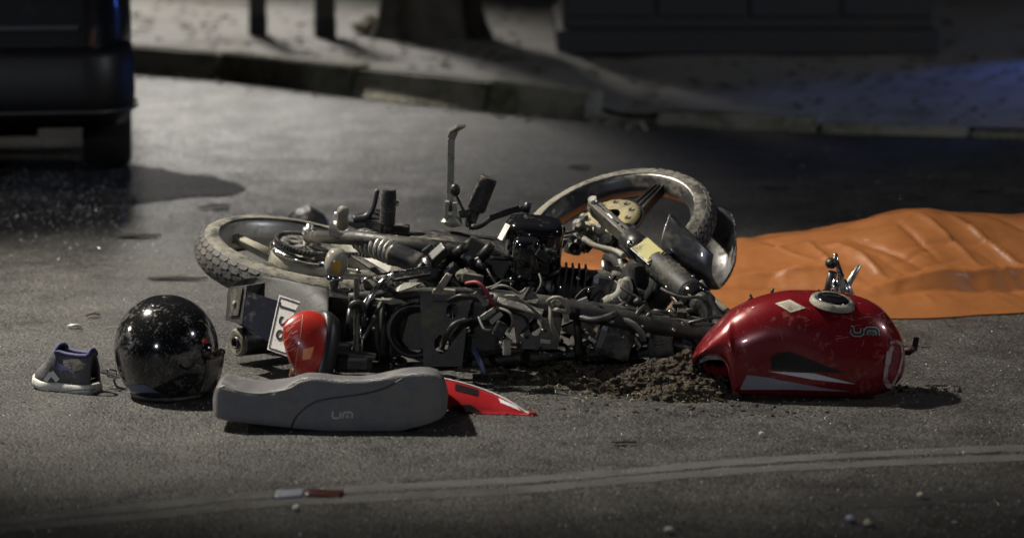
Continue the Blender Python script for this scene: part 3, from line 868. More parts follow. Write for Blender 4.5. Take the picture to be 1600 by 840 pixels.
MB().bar(at(700, 385, Y=8.64), at(785, 405, Y=8.6), .10, .03, bevel=.01).bar(at(728, 385, Y=8.55), at(795, 420, Y=8.52), .02, .07, bevel=.006).build("side_cover", M_frame, bike)

# ---------------- rear fender, reflector block, number plate, tail light
rf = thing_child("rear_fender", bike)
fz = []
A1 = [(372, 438, .245), (400, 431, .26), (440, 433, .265), (482, 444, .265), (498, 446, .265), (514, 449, .26)]
A2 = [(352, 452, .20), (380, 446, .23), (432, 448, .24), (478, 460, .245), (496, 463, .245), (514, 468, .24)]
A3 = [(353, 495, .13), (384, 506, .13), (432, 520, .135), (476, 535, .135), (494, 538, .13), (512, 542, .13)]
A4 = [(372, 508, .10), (400, 522, .09), (440, 545, .08), (480, 560, .06), (494, 564, .05), (510, 568, .05)]
rows = []
for tab in (A1, A2, A3, A4):
    rows.append([P(q) for q in tab])
mid = []
for a, b, tt in ((0, 1, (0, .5)), (1, 2, (0, .33, .66)), (2, 3, (0, .5, 1))):
    for t_ in tt:
        mid.append([rows[a][k].lerp(rows[b][k], t_) + (Vector((0, -.012, 0)) if (a == 1 and t_ > 0) else Vector((0, 0, 0))) for k in range(6)])
MB().grid(mid).build("shell", M_fender, rf, solid=.006, sub=2)
MB().bar(at(505, 470, Y=8.40), at(556, 478, Y=8.42), .10, .05, bevel=.015).box(at(528, 515, Y=8.42), (.075, .10, .15), Matrix.Rotation(.12, 3, "Y"), .03).build("inner_fender", M_black, rf)
blk = MB()
c0 = [at(357, 449, Y=8.50), at(386, 446, Y=8.42), at(378, 506, Y=8.40), at(352, 500, Y=8.48)]
dd = Vector((.10, .10, 0))
blk.add(c0 + [p + dd for p in c0], [(0, 1, 2, 3), (7, 6, 5, 4), (0, 4, 5, 1), (1, 5, 6, 2), (2, 6, 7, 3), (3, 7, 4, 0)], False)
blk.build("end_block", M_fender, rf)
def lerpq(q, s, t): return q[0].lerp(q[1], s).lerp(q[3].lerp(q[2], s), t)
nb = (c0[1] - c0[0]).cross(c0[3] - c0[0]).normalized()
if nb.y > 0: nb = -nb
q = [lerpq(c0, *st_) + nb * .005 for st_ in ((.28, .08), (.85, .06), (.80, .80), (.30, .84))]
MB().add(q, [(0, 1, 2, 3)], False).build("reflector", M_plate, rf, solid=.003)
cc = lerpq(c0, .55, .48) + nb * .007
MB().lathe(cc, nb, [(.007, 0), (.007, .003), (0, .003)], 14).build("reflector_screw", M_steel, rf)
M_bluep = mat("blue_black_panel", (.012, .014, .024), .35, dust=DUST, dust_amt=.1, dust_scale=9)
pq = [at(387, 455, Y=8.41), at(437, 470, Y=8.36), at(424, 536, Y=8.34), at(381, 507, Y=8.40)]
MB().add(pq, [(0, 1, 2, 3)], False).build("mud_guard", M_bluep, rf, solid=.004)
npq = [at(437, 460.5, Y=8.33), at(496, 480, Y=8.27), at(478, 566, Y=8.22), at(418, 546, Y=8.29)]
npl = thing_child("number_plate", rf)
MB().add(npq, [(0, 1, 2, 3)], False).build("plate_sheet", M_white, npl, solid=.003)
nn = (npq[1] - npq[0]).cross(npq[3] - npq[0]).normalized()
if nn.y > 0: nn = -nn
ex = (npq[1] - npq[0]).normalized(); ey = -(npq[3] - npq[0]).normalized(); WP = (npq[1] - npq[0]).length; HP = (npq[3] - npq[0]).length
def plate_xy(s, t): return lerpq(npq, s, t) + nn * .0045
bt = MB()
fr_ = [(.05, .04), (.95, .04), (.95, .96), (.05, .96), (.05, .04)]
for (a, b) in zip(fr_, fr_[1:]):
    p, r = plate_xy(*a), plate_xy(*b); w = (r - p).normalized().cross(nn) * .0018
    bt.add([p - w, p + w, r + w, r - w], [(0, 1, 2, 3)], False)
def text_mesh(txt, size, name, m, parent, org, X, Yv, N, depth=.0008):
    cu = bpy.data.curves.new("lettering", 'FONT'); cu.body = txt; cu.size = size; cu.extrude = depth; cu.align_x = 'CENTER'; cu.align_y = 'CENTER'
    ob = bpy.data.objects.new("lettering_tmp", cu); COL.objects.link(ob)
    dg = bpy.context.evaluated_depsgraph_get(); me = bpy.data.meshes.new_from_object(ob.evaluated_get(dg))
    vs_ = [org + X * v.co.x + Yv * v.co.y + N * v.co.z for v in me.vertices]; fs_ = [tuple(p.vertices) for p in me.polygons]
    bpy.data.objects.remove(ob); bpy.data.curves.remove(cu); bpy.data.meshes.remove(me)
    return MB().add(vs_, fs_, False).build(name, m, parent)
bt.build("plate_border", M_ink, npl, recalc=False)
# letters read down the plate, their tops towards the tail light
for ch_, t_ in (("J", .19), ("S", .43), ("8", .68)):
    text_mesh(ch_, .062, "letter", M_ink, npl, plate_xy(.30, t_), -ey, ex, nn)

# tail light
tl = thing_child("tail_light", bike)
t0, t1 = at(498, 489, Y=8.20), at(479, 597, Y=8.12)
ax = (t0 - t1).normalized(); ctr = (t0 + t1) / 2; half = (t0 - t1).length / 2
outv = Vector((-.80, -.60, -.02)); outv = (outv - ax * outv.dot(ax)).normalized(); sd_ = ax.cross(outv).normalized()
lens = MB(); rows = []
for i in range(13):
    f = i / 12                                                  # 0 at the base, 1 at the nose
    k = (1 - f ** 1.7) ** .72 if f < 1 else 0
    k = max(k, .0)
    r = []
    for j in range(48):
        a = 2 * pi * j / 48; ca, sa = cos(a), sin(a)
        e1 = math.copysign(abs(ca) ** .8, ca) * half * (k if f < .999 else 0); e2 = math.copysign(abs(sa) ** 1.15, sa) * .060 * (k if f < .999 else 0)
        r.append(ctr + ax * (e1 + half * .30 * f) + sd_ * e2 + outv * (f * .096))
    rows.append(r)
lens.grid(rows, closed=True)
M_lens2 = M_redlens
lens.build("red_lens", M_lens2, tl)
lb = bvh_of(lens)
op = MB(); patch(op, lb, [(474, 545), (491, 541), (485, 560), (472, 562)], 6, 5, .001)
if op.v: op.build("lens_reflection", M_orange, tl)  # pale orange light reflection painted on to the red lens
sc_ = MB()
for k in range(16):
    x0 = random.uniform(440, 462); y0 = random.uniform(500, 552)
    ribbon(sc_, lb, [(x0, y0), (x0 + random.uniform(5, 14), y0 - random.uniform(4, 12))], .9, .0006)
ribbon(sc_, lb, [(473, 491), (470, 520), (463, 560), (462, 572)], 1.2, .0006)
if sc_.v: sc_.build("scratches", mat("pale_scratch", (.5, .22, .20), .7), tl, recalc=False)["kind"] = "stuff"
rows = []
for (k, o) in ((.93, .0), (1.07, -.002), (1.1, -.02), (1.0, -.045), (.6, -.055), (0, -.055)):
    r = []
    for j in range(40):
        a = 2 * pi * j / 40; ca, sa = cos(a), sin(a)
        r.append(ctr + ax * math.copysign(abs(ca) ** .8, ca) * half * k + sd_ * math.copysign(abs(sa) ** .72, sa) * .055 * k + outv * o)
    rows.append(r)
MB().grid(rows, closed=True).build("housing", M_black, tl)
MB().blob(at(464, 584, Y=8.16), (.022, .024, .024), 2).build("lower_indicator", mat("dark_amber", (.10, .035, .02), .3, coat=.5), tl)
MB().bar(at(505, 540, Y=8.22), at(560, 545, Y=8.30), .05, .03, bevel=.008).build("mount", M_black, tl)

# amber indicator on a stalk
ind = thing_child("indicator", bike)
ic = at(525, 411, Y=8.45)
idr = cam_vec(.10, .97, .12)
MB().lathe(ic - idr * .038, idr, [(.012, 0), (.024, .008), (.030, .025), (.031, .042), (.027, .062), (.017, .076), (0, .080)], 28).build("clear_lens", mat("smoked_clear", (.26, .25, .21), .10, coat=.5, dust=DUST, dust_amt=.25, dust_scale=30), ind)
ilb = MB().lathe(ic - idr * .038, idr, [(.012, 0), (.024, .008), (.030, .025), (.031, .042), (.027, .062), (.017, .076), (0, .080)], 28)
op = MB(); patch(op, bvh_of(ilb), [(517, 409), (534, 406), (531, 427), (521, 428)], 6, 6, .001)
op.build("amber_bulb", M_amber, ind)
MB().lathe(ic - idr * .046, idr, [(.0, 0), (.022, 0), (.024, .006), (.022, .014), (.0, .016)], 24).build("bezel", M_chrome, ind)
prof = [(.0, 0), (.022, 0)]
for k in range(6): prof += [(.013, .008 + .007 * k), (.010, .0115 + .007 * k)]
prof += [(.011, .055), (0, .055)]
MB().lathe(ic - idr * .092, idr, prof, 18).build("stalk", M_rubber, ind)

# silencer
mu_ = thing_child("silencer", bike)
mc = at(369, 535, Y=8.58); md_ = Vector((.80, .60, .01)).normalized()
prof = [(.012, .012), (.014, .002), (.020, .006), (.031, -.002), (.036, .002), (.038, .012), (.040, .05), (.044, .14), (.046, .34), (.034, .42), (.02, .46)]
MB().lathe(mc, md_, prof, 36).build("muffler_body", M_darkal, mu_)
MB().lathe(mc, md_, [(.013, -.001), (.022, .003), (.032, -.004), (.0385, .001), (.0395, .012)], 36).build("end_cap", M_alloy, mu_)
MB().lathe(mc, md_, [(.0125, .06), (.0125, -.006), (.0165, -.006), (.0165, .012)], 24).build("outlet", M_black, mu_)

# ---------------- grab rail and rack bars
rk = thing_child("rack", bike)
MB().tube([at(566, 482, Y=8.29), at(580, 462, Y=8.29), at(594, 444, Y=8.30), at(606, 434, Y=8.31), at(614, 430, Y=8.31)], .0085, 10, smooth_path=3).bar(at(612, 430.5, Y=8.31), at(672, 421, Y=8.33), .012, .022, (0, 0, 1), .004).build("grab_rail", M_chrome, rk)
MB().bar(at(612, 434, Y=8.315), at(672, 426, Y=8.335), .014, .022, (0, 0, 1), .004).build("rail_pad", M_black, rk)
MB().bar(at(557, 434, Y=8.33), at(557, 552, Y=8.27), .03, .014, (1, 0, 0), .003).build("flat_bar", M_plate, rk)
MB().tube([at(586, 433, Y=8.30), at(566, 436, Y=8.3), at(566, 450, Y=8.3), at(570, 454, Y=8.3)], .004, 8).build("rail_edge", M_chrome, rk)
MB().tube([at(563.5, 488, Y=8.26), at(563, 525, Y=8.25), at(566, 530, Y=8.25), at(563, 550, Y=8.245)], .0035, 8).build("rail_edge", M_chrome, rk)
MB().tube([at(549, 540, Y=8.25), at(549, 553, Y=8.25)], .003, 6).build("rail_edge", M_chrome, rk)
MB().tube([at(549, 482, Y=8.26), at(550, 476, Y=8.26), at(558, 473, Y=8.26), at(566, 476, Y=8.26), at(568, 484, Y=8.26)], .009, 8, smooth_path=4).tube([at(548, 482, Y=8.26), at(544, 520, Y=8.25)], .009, 8).tube([at(567, 484, Y=8.26), at(567, 510, Y=8.25)], .008, 8).build("strap_hook", M_black, rk)
MB().bar(at(526, 549, Y=8.24), at(588, 557, Y=8.24), .06, .010, bevel=.003).box(at(552, 566, Y=8.24), (.10, .07, .045), None, .012).build("foot_block", M_black, rk)
MB().bar(at(600, 465, Y=8.32), at(566, 530, Y=8.27), .012, .010, bevel=.003).build("stay", M_frame, rk)
sp = MB()
for k in range(9):
    a = at(594 + 2.2 * k, 441 + 2.0 * k, Y=8.285); sp.lathe(a, (.74, 0, -.67), [(.008, 0), (.014, .001), (.014, .002), (.008, .003)], 12)
sp.build("rubber_bush", M_rubber, rk)

# ---------------- main frame rails, plates
fm = thing_child("frame", bike)
up_r = [at(545, 466, Y=8.34), at(625, 459, Y=8.36), at(720, 457, Y=8.38), at(800, 463, Y=8.40), at(900, 476, Y=8.40), at(1000, 490, Y=8.42), at(1100, 505, Y=8.45)]
lo_r = [at(545, 572, Y=8.35), at(625, 574, Y=8.36), at(720, 568, Y=8.38), at(800, 560, Y=8.40), at(900, 553, Y=8.41), at(1000, 550, Y=8.43), at(1100, 545, Y=8.46)]
MB().tube(up_r, .015, 12, smooth_path=4).build("seat_rail", M_frame, fm)
MB().tube(lo_r, .015, 12, smooth_path=4).build("seat_rail", M_frame, fm)
MB().tube([at(760, 470, Y=8.37), at(880, 482, Y=8.36), at(1010, 505, Y=8.36), at(1120, 520, Y=8.42)], .026, 14, smooth_path=4).build("backbone_tube", M_frame, fm)
MB().lathe(at(1120, 505, Y=8.45), cam_vec(.45, -.70, .5), [(0, -.09), (.034, -.09), (.036, -.07), (.029, -.06), (.029, .06), (.036, .07), (.034, .09), (0, .09)], 20).build("steering_head", M_frame, fm)
for (a, b) in (((600, 458), (598, 574)), ((735, 458), (728, 568)), ((900, 476), (905, 553))):
    MB().tube([at(*a, Y=8.37), at(*b, Y=8.37)], .011, 10).build("cross_tube", M_frame, fm)

def plate_with_holes(name, quad, holes, m, parent, thick=.004, n=44, Y0=None):
    a, b, c, d = quad; W_ = (b - a).length; H_ = (d - a).length
    mb = MB(); idx = {}; nv = int(n * H_ / W_) + 1
    def inside(s, t):
        for (hs, ht, rs, rt) in holes:
            if ((s - hs) / rs) ** 2 + ((t - ht) / rt) ** 2 < 1: return True
        return False
    def pos(i, j):
        s, t = i / n, j / nv
        for (hs, ht, rs, rt) in holes:                   # snap near-edge vertices on to the hole outline
            e = sqrt(((s - hs) / rs) ** 2 + ((t - ht) / rt) ** 2)
            if .8 < e < 1.25: s, t = hs + (s - hs) / e, ht + (t - ht) / e
        return lerpq([a, b, c, d], s, t)
    for j in range(nv + 1):
        for i in range(n + 1): idx[i, j] = len(mb.v); mb.v.append(pos(i, j))
    for j in range(nv):
        for i in range(n):
            if not inside((i + .5) / n, (j + .5) / nv):
                mb.f.append((idx[i, j], idx[i + 1, j], idx[i + 1, j + 1], idx[i, j + 1])); mb.s.append(False); mb.mi.append(0)
    return mb.build(name, m, parent, solid=thick)
plate_with_holes("gusset_plate", [at(656, 458, Y=8.33), at(735, 458, Y=8.33), at(722, 572, Y=8.30), at(662, 572, Y=8.30)],
                 [(.66, .24, .13, .10), (.45, .70, .17, .13)], M_plate, fm)
MB().bar(at(677, 470, Y=8.325), at(704, 471, Y=8.325), .004, .006).build("slot", M_ink, fm)
# inner mudguard behind the plates: dark hoop round a lighter opening
MB().lathe(at(648, 516, Y=8.36), (0, -1, .15), [(.052, .0), (.06, .02), (.072, .024), (.075, .0)], 40).build("air_duct", M_black, fm)
MB().lathe(at(645, 516, Y=8.40), (0, -1, .15), [(0, 0), (.056, 0)], 32).build("duct_filter", M_plate, fm)
MB().box(at(600, 515, Y=8.44), (.12, .10, .17), Matrix.Rotation(.2, 3, 'Y'), .03).build("battery_box", M_black, fm)
MB().box(at(745, 505, Y=8.42), (.13, .12, .15), None, .015).build("tool_box", M_frame, fm)
plate_with_holes("coil_bracket", [at(800, 478, Y=8.35), at(880, 488, Y=8.35), at(872, 545, Y=8.33), at(808, 545, Y=8.33)],
                 [(.45, .45, .14, .22)], M_plate, fm)
MB().box(at(960, 530, Y=8.40), (.10, .10, .09), Matrix.Rotation(.3, 3, 'Y'), .02).box(at(1030, 525, Y=8.42), (.07, .08, .11), Matrix.Rotation(-.1, 3, 'Y'), .012).build("ignition_coil", M_darkal, fm)
MB().blob(at(622, 567, Y=8.30), (.026, .026, .020), 2).build("tank_rubber", M_gloss, fm)
MB().blob(at(716, 566, Y=8.33), (.02, .02, .016), 2).build("tank_rubber", M_gloss, fm)
MB().lathe(at(866, 545, Y=8.33), (.05, -.3, 1), [(.030, 0), (.037, .006), (.043, .0), (.037, -.006), (.030, 0)], 36).build("hose_clamp", M_gloss, fm)
MB().tube([at(742, 545, Y=8.28), at(746, 556, Y=8.27), at(757, 583, Y=8.22)], [.008, .008, .005], 8).build("clip_peg", M_blue, fm)

# ---------------- loose brackets, connectors and wiring
MB().bar(at(684, 455, Y=8.33), at(702, 428, Y=8.32), .018, .020, (0, 1, 0), .006).bar(at(676, 455, Y=8.34), at(712, 456, Y=8.34), .03, .014, bevel=.005).build("plastic_clip", M_pale, bike)
MB().add([at(606, 453, Y=8.30), at(628, 441, Y=8.30), at(660, 441, Y=8.29), at(640, 449, Y=8.28), at(622, 455, Y=8.28)], [(0, 1, 2, 3, 4)], False).build("torn_bracket", M_pale, bike, solid=.004)
MB().add([at(585, 466, Y=8.30), at(615, 465, Y=8.30), at(634, 471, Y=8.29), at(610, 474, Y=8.28)], [(0, 1, 2, 3)], False).build("torn_bracket", M_pale, bike, solid=.004)
MB().add([at(548, 402, Y=8.5), at(566, 404, Y=8.5), at(606, 428, Y=8.42), at(590, 430, Y=8.42)], [(0, 1, 2, 3)], False).build("stay_plate", M_plate, bike, solid=.006)
MB().bar(at(777, 469, Y=8.31), at(848, 489, Y=8.29), .022, .008, (0, -.6, .8), .002).build("bright_strip", M_steel, bike)
MB().add([at(800, 460, Y=8.34), at(828, 447, Y=8.33), at(842, 466, Y=8.32), at(838, 474, Y=8.31), at(815, 470, Y=8.32)], [(0, 1, 2, 3, 4)], False).build("torn_bracket", M_plate, bike, solid=.004)
for (a, b) in (((752, 497), (774, 482)), ((766, 504), (784, 489))):
    MB().bar(at(*a, Y=8.26), at(*b, Y=8.26), .014, .016, (0, 1, 0), .004).build("wire_connector", M_pale, bike)
MB().bar(at(776, 525, Y=8.28), at(786, 505, Y=8.28), .03, .034, (0, 1, 0), .004).build("wire_connector", M_darkal, bike)
MB().bar(at(792, 555, Y=8.25), at(792, 530, Y=8.26), .022, .016, (0, 1, 0), .004).build("wire_connector", M_pale, bike)
MB().bar(at(742, 456, Y=8.28), at(762, 477, Y=8.28), .014, .014, (0, 1, 0), .004).build("wire_connector", M_greyw, bike)
MB().blob(at(728, 431, Y=8.42), (.03, .03, .018), 2, .2).bar(at(722, 432, Y=8.4), at(755, 438, Y=8.4), .03, .026, bevel=.006).build("relay", M_plate, bike)
def wire(pts, r, m, Y, label=None):
    w = MB().tube([at(px, py, Y=Y - .03 * math.sin(pi * i / (len(pts) - 1))) for i, (px, py) in enumerate(pts)], r, 7, smooth_path=5)
    return w.build("wire", m, bike)
wire([(728, 443), (745, 441), (758, 452), (768, 470), (778, 484)], .0055, M_redw, 8.30)
wire([(768, 452), (782, 446), (796, 449), (812, 458), (822, 450)], .0035, M_greyw, 8.30)
wire([(790, 462), (805, 463), (822, 474), (840, 490), (855, 505)], .004, M_greyw, 8.29)
wire([(776, 480), (796, 488), (801, 503), (795, 518)], .004, M_greyw, 8.26)
wire([(748, 495), (755, 512), (762, 516), (775, 515)], .0035, M_greyw, 8.26)
wire([(862, 478), (857, 470), (866, 465), (878, 467), (886, 479), (888, 488)], .0055, M_pale, 8.27)
wire([(861, 476), (861, 500), (866, 518), (873, 532)], .0065, M_greyw, 8.27)
wire([(864, 483), (872, 484), (882, 487)], .006, M_pale, 8.26)
MB().bar(at(885, 503, Y=8.27), at(884, 486, Y=8.27), .016, .012, (0, 1, 0), .003).blob(at(868, 472, Y=8.29), (.016, .01, .012), 2, .3).build("wire_connector", M_pale, bike)
wire([(960, 486), (975, 498), (992, 508), (1002, 520), (1005, 530)], .009, M_greyw, 8.36)
wire([(905, 495), (925, 500), (945, 497), (962, 490)], .010, M_frame, 8.34)
wire([(700, 470), (720, 462), (745, 466), (770, 462)], .006, M_black, 8.31)
wire([(690, 545), (700, 520), (712, 505), (738, 498)], .007, M_frame, 8.29)
cabs = [M_black, M_black, M_frame, M_rubber, M_black, M_darkal]
rnd = random.Random(21)
for k in range(24):
    x0 = rnd.uniform(640, 1080); y0 = rnd.uniform(455, 540) if rnd.random() < .75 else rnd.uniform(420, 460)
    Yc = 8.34 + (540 - y0) / 100 * .12
    pts = [(x0, y0)]; a = rnd.uniform(-.5, .6)
    for q in range(4):
        a += rnd.uniform(-.9, .9); x0 += 22 * cos(a) * rnd.uniform(.6, 1.2); y0 = min(552, max(425, y0 + 14 * sin(a))); pts.append((x0, y0))
    wire(pts, rnd.choice([.003, .004, .005, .006]), rnd.choice(cabs), Yc + rnd.uniform(.0, .06))
sm = MB()
for k in range(80):
    x0 = rnd.uniform(740, 1090); y0 = rnd.uniform(472, 548); Yc = 8.41 + rnd.uniform(-.04, .06)
    c = at(x0, y0, Y=Yc); R = Matrix.Rotation(rnd.uniform(-1, 1), 3, 'Y') @ Matrix.Rotation(rnd.uniform(-.6, .6), 3, 'X')
    if rnd.random() < .6: sm.box(c, (rnd.uniform(.01, .045), rnd.uniform(.01, .03), rnd.uniform(.008, .03)), R, .002)
    else: sm.tube([c, c + R @ Vector((rnd.uniform(.015, .05), 0, 0))], rnd.uniform(.004, .011), 8)
o_ = sm.build("small_fittings", M_frame, bike); o_["kind"] = "stuff"
sm = MB()
for k in range(26):
    x0 = rnd.uniform(720, 1080); y0 = rnd.uniform(462, 545); Yc = 8.36 + rnd.uniform(-.03, .03)
    c = at(x0, y0, Y=Yc); R = Matrix.Rotation(rnd.uniform(-1, 1), 3, 'Y')
    if rnd.random() < .5: sm.box(c, (rnd.uniform(.008, .03), rnd.uniform(.006, .02), rnd.uniform(.004, .014)), R, .001)
    else: sm.tube([c, c + R @ Vector((rnd.uniform(.01, .03), 0, 0))], rnd.uniform(.003, .007), 8)
o_ = sm.build("bolts_and_clips", M_steel, bike); o_["kind"] = "stuff"
sm = MB()
for k in range(60):
    x0 = rnd.uniform(640, 850); y0 = rnd.uniform(392, 455); Yc = 8.55 + rnd.uniform(-.06, .06)
    c = at(x0, y0, Y=Yc); R = Matrix.Rotation(rnd.uniform(-1, 1), 3, 'Y') @ Matrix.Rotation(rnd.uniform(-.6, .6), 3, 'X')
    if rnd.random() < .6: sm.box(c, (rnd.uniform(.02, .06), rnd.uniform(.02, .05), rnd.uniform(.01, .04)), R, .004)
    else: sm.tube([c, c + R @ Vector((rnd.uniform(.03, .08), 0, 0))], rnd.uniform(.006, .014), 8)
o_ = sm.build("engine_fittings", M_black, bike); o_["kind"] = "stuff"

sm = MB()
for k in range(46):
    x0 = rnd.uniform(560, 1090); y0 = rnd.uniform(420, 548); Yc = 8.29 + rnd.uniform(0, .05) + max(0, 470 - y0) * .004
    sm.blob(at(x0, y0, Y=Yc), rnd.uniform(.003, .0065), 1)
o_ = sm.build("screw_heads", M_chrome, bike); o_["kind"] = "stuff"

# ---------------- front wheel, fork, fender
nF = cam_vec(-.264, .813, .52)
cF = at(957, 348, Y=9.15) - nF * .036
print("front wheel centre", cF)
fwh = thing_child("front_wheel", bike)
wheel_tyre(cF, nF, .300, .043, .044, fwh, False)
MB().lathe(cF, nF, [(.262, .034), (.256, .040), (.244, .038), (.238, .026), (.228, .010), (.224, 0), (.228, -.010), (.238, -.026), (.244, -.038), (.256, -.040)], 80).build("rim", M_darkal, fwh, solid=.005)
MB().lathe(cF, nF, [(.2445, .0385), (.250, .0425), (.257, .0405)], 80).build("rim_edge", M_steel, fwh)
MB().lathe(cF, nF, [(0, -.04), (.05, -.04), (.06, -.03), (.06, .04), (0, .04)], 28).build("hub", M_black, fwh)
arms(cF, nF, .05, .232, 3, radians(52), fwh, M_black, .030, .012, 1)
MB().lathe(cF + nF * .045, nF, [(.045, 0), (.088, 0), (.098, .004), (.098, -.006), (.045, -.006)], 40).build("brake_rotor", M_black, fwh)
gx, gy, gz = frame_of(nF); gp = MB(); gc = cF + nF * .058
gp.lathe(gc, nF, [(.030, .006), (.050, .008), (.078, .006), (.086, 0), (.088, -.008), (.030, -.008)], 40)
gp.build("brake_plate", M_gold, fwh)
hl = MB()
for k in range(10):
    a = 2 * pi * k / 10; hl.lathe(gc + (gx * cos(a) + gy * sin(a)) * .064 + nF * .0075, nF, [(0, 0), (.009, 0), (.0095, .0006)], 14)
hl.build("drill_hole", M_ink, fwh)
cal = MB()
for (px, py, r) in ((905, 352, .02), (915, 362, .022), (925, 368, .016), (936, 358, .018), (912, 340, .014), (945, 372, .018)):
    cal.blob(at(px, py, Y=8.98), r, 2, .35)
cal.tube([at(912, 372, Y=8.96), at(930, 384, Y=8.93), at(962, 392, Y=8.9), at(975, 400, Y=8.86)], .009, 8, smooth_path=3)
cal.build("caliper", M_pale, fwh)
cb = MB()
for k in range(14):
    cb.blob(at(rnd.uniform(893, 990), rnd.uniform(362, 398), Y=rnd.uniform(8.98, 9.05)), rnd.uniform(.014, .03), 2, .5)
cb.build("caliper_bracket", M_black, fwh)

fk = thing_child("fork", bike)
fa, fb = at(926, 322, Y=9.0), at(1135, 508, Y=8.46)
def fpt(t): return fa.lerp(fb, t)
fdv = (fb - fa).normalized()
MB().bar(fpt(0), fpt(.31), .030, .052, nF, .006).build("lower_leg", M_plate, fk)
MB().tube([fpt(.02) - nF * .01, fpt(.02) + nF * .035], .013, 10).tube([fpt(0.0), fpt(.03)], .02, 10).build("axle_clamp", M_steel, fk)
MB().tube([fpt(.0) + nF * .028, fpt(.32) + nF * .024], .0035, 6).build("leg_edge", M_chrome, fk)
MB().tube([fpt(.28), fpt(.40)], .034, 16).build("leg_sleeve", M_black, fk)
MB().blob(fpt(.345) + Vector((-.02, -.03, .01)), (.012, .012, .012), 2).build("chrome_nut", M_chrome, fk)
cv = cam_vec(0, .35, .93)
MB().bar(fpt(.365) + cv * .036, fpt(.485) + cv * .036, .056, .008, cv, .003).build("side_reflector", M_yellow, fk)
MB().bar(fpt(.355) + cv * .030, fpt(.50) + cv * .030, .062, .010, cv, .003).build("reflector_backing", M_black, fk)
MB().tube([fpt(.36), fpt(.50)], .031, 18).build("slider", M_plate, fk)
prof = []
Lg = (fb - fa).length
for k in range(17):
    h = Lg * (.485 + .26 * k / 16); prof.append((.041 if k % 2 else .034, h))
MB().lathe(fa, fdv, [(0, prof[0][1])] + prof + [(0, prof[-1][1])], 28).build("gaiter", M_rubber, fk)
MB().lathe(fa, fdv, [(.0, Lg * .745), (.040, Lg * .745), (.042, Lg * .76), (.042, Lg * .80), (.036, Lg * .815), (0, Lg * .815)], 28).build("seal_collar", M_gloss, fk)
MB().bar(fpt(.745) + cv * .040, fpt(.775) + cv * .041, .04, .004, cv, .001).build("collar_label", M_alloy, fk)
MB().tube([fpt(.80), fpt(1.04)], .0225, 20).build("stanchion", M_chrome, fk)
off = -nF * .17
MB().tube([fpt(.02) + off, fpt(.42) + off], .028, 14).build("fork_leg", M_black, fk)
MB().bar(fpt(.93), fpt(.93) + off * .5, .05, .03, fdv, .01).bar(fpt(1.0), fpt(1.0) + off * .6, .05, .025, fdv, .01).build("fork_yoke", M_black, fk)
MB().tube([at(1093, 440, Y=8.72), at(1108, 462, Y=8.70), at(1138, 488, Y=8.66)], .010, 8, smooth_path=4).build("brake_hose", M_pale, fk)
cl = MB()
for k in range(10):
    cl.blob(at(rnd.uniform(1068, 1125), rnd.uniform(488, 512), Y=8.58), rnd.uniform(.012, .026), 2, .5)
cl.tube([at(1050, 462, Y=8.62), at(1066, 482, Y=8.6), at(1085, 502, Y=8.55)], .007, 8)
cl.build("yoke_bolts", M_black, fk)

# headlamp shell: big black bowl between the fork legs
hb = at(985, 458, Y=8.72)
MB().lathe(hb + Vector((.04, .05, .02)), Vector((-.75, -.55, .35)), [(.0, -.09), (.05, -.08), (.075, -.045), (.085, .0), (.085, .02), (.07, .03), (0, .02)], 32).build("headlamp_shell", M_black, bike)
MB().bar(at(985, 430, Y=8.74), at(1060, 425, Y=8.8), .05, .06, bevel=.012).bar(at(905, 474, Y=8.6), at(1000, 462, Y=8.66), .08, .05, bevel=.012).build("headlamp_bracket", M_black, bike)
MB().tube([at(960, 478, Y=8.55), at(975, 468, Y=8.53), at(982, 450, Y=8.53), at(978, 437, Y=8.55)], .013, 10, smooth_path=4).build("cable_guide", M_pale, bike)
MB().bar(at(985, 435, Y=8.56), at(998, 472, Y=8.55), .018, .026, (0, 1, 0), .006).build("blue_black_lever", M_gloss, bike)
MB().tube([at(943, 408, Y=8.92), at(946, 428, Y=8.9)], .009, 8).tube([at(968, 405, Y=8.86), at(974, 425, Y=8.84)], .006, 8).build("speedo_cable", M_steel, bike)

# front fender wraps the tyre at the right
ff = thing_child("front_fender", bike)
SEC = [[(1046, 334, 8.90), (1034, 372, 8.86), (1034, 412, 8.88), (1052, 432, 8.95), (1078, 405, 9.15), (1088, 330, 9.28)],
       [(1062, 349, 8.90), (1052, 390, 8.84), (1058, 428, 8.86), (1080, 446, 8.93), (1106, 420, 9.15), (1108, 322, 9.28)],
       [(1086, 372, 8.88), (1080, 408, 8.84), (1088, 436, 8.87), (1106, 450, 8.93), (1132, 425, 9.12), (1130, 324, 9.27)],
       [(1104, 389, 8.88), (1100, 418, 8.85), (1108, 440, 8.88), (1122, 449, 8.94), (1144, 415, 9.10), (1143, 336, 9.26)],
       [(1113, 398, 8.89), (1111, 424, 8.87), (1118, 441, 8.90), (1128, 447, 8.95), (1148, 408, 9.08), (1148, 350, 9.24)]]
SEC = [[at(x, y, Y=Yy) for x, y, Yy in r] for r in SEC]
def crv(pts, n):
    q = []
    for i in range(len(pts) - 1):
        p0 = pts[max(0, i - 1)]; p1 = pts[i]; p2 = pts[i + 1]; p3 = pts[min(len(pts) - 1, i + 2)]
        for k in range(n):
            t = k / n
            q.append(.5 * ((2 * p1) + (p2 - p0) * t + (2 * p0 - 5 * p1 + 4 * p2 - p3) * t * t + (3 * p1 - p0 - 3 * p2 + p3) * t ** 3))
    q.append(pts[-1]); return q
cols = [crv(r, 6) for r in SEC]
rows = [crv([c[i] for c in cols], 5) for i in range(len(cols[0]))]
MB().grid(rows).build("fender_shell", M_silver, ff, solid=.004)
MB().tube(rows[0], .0035, 6).build("fender_edge", M_chrome, ff)
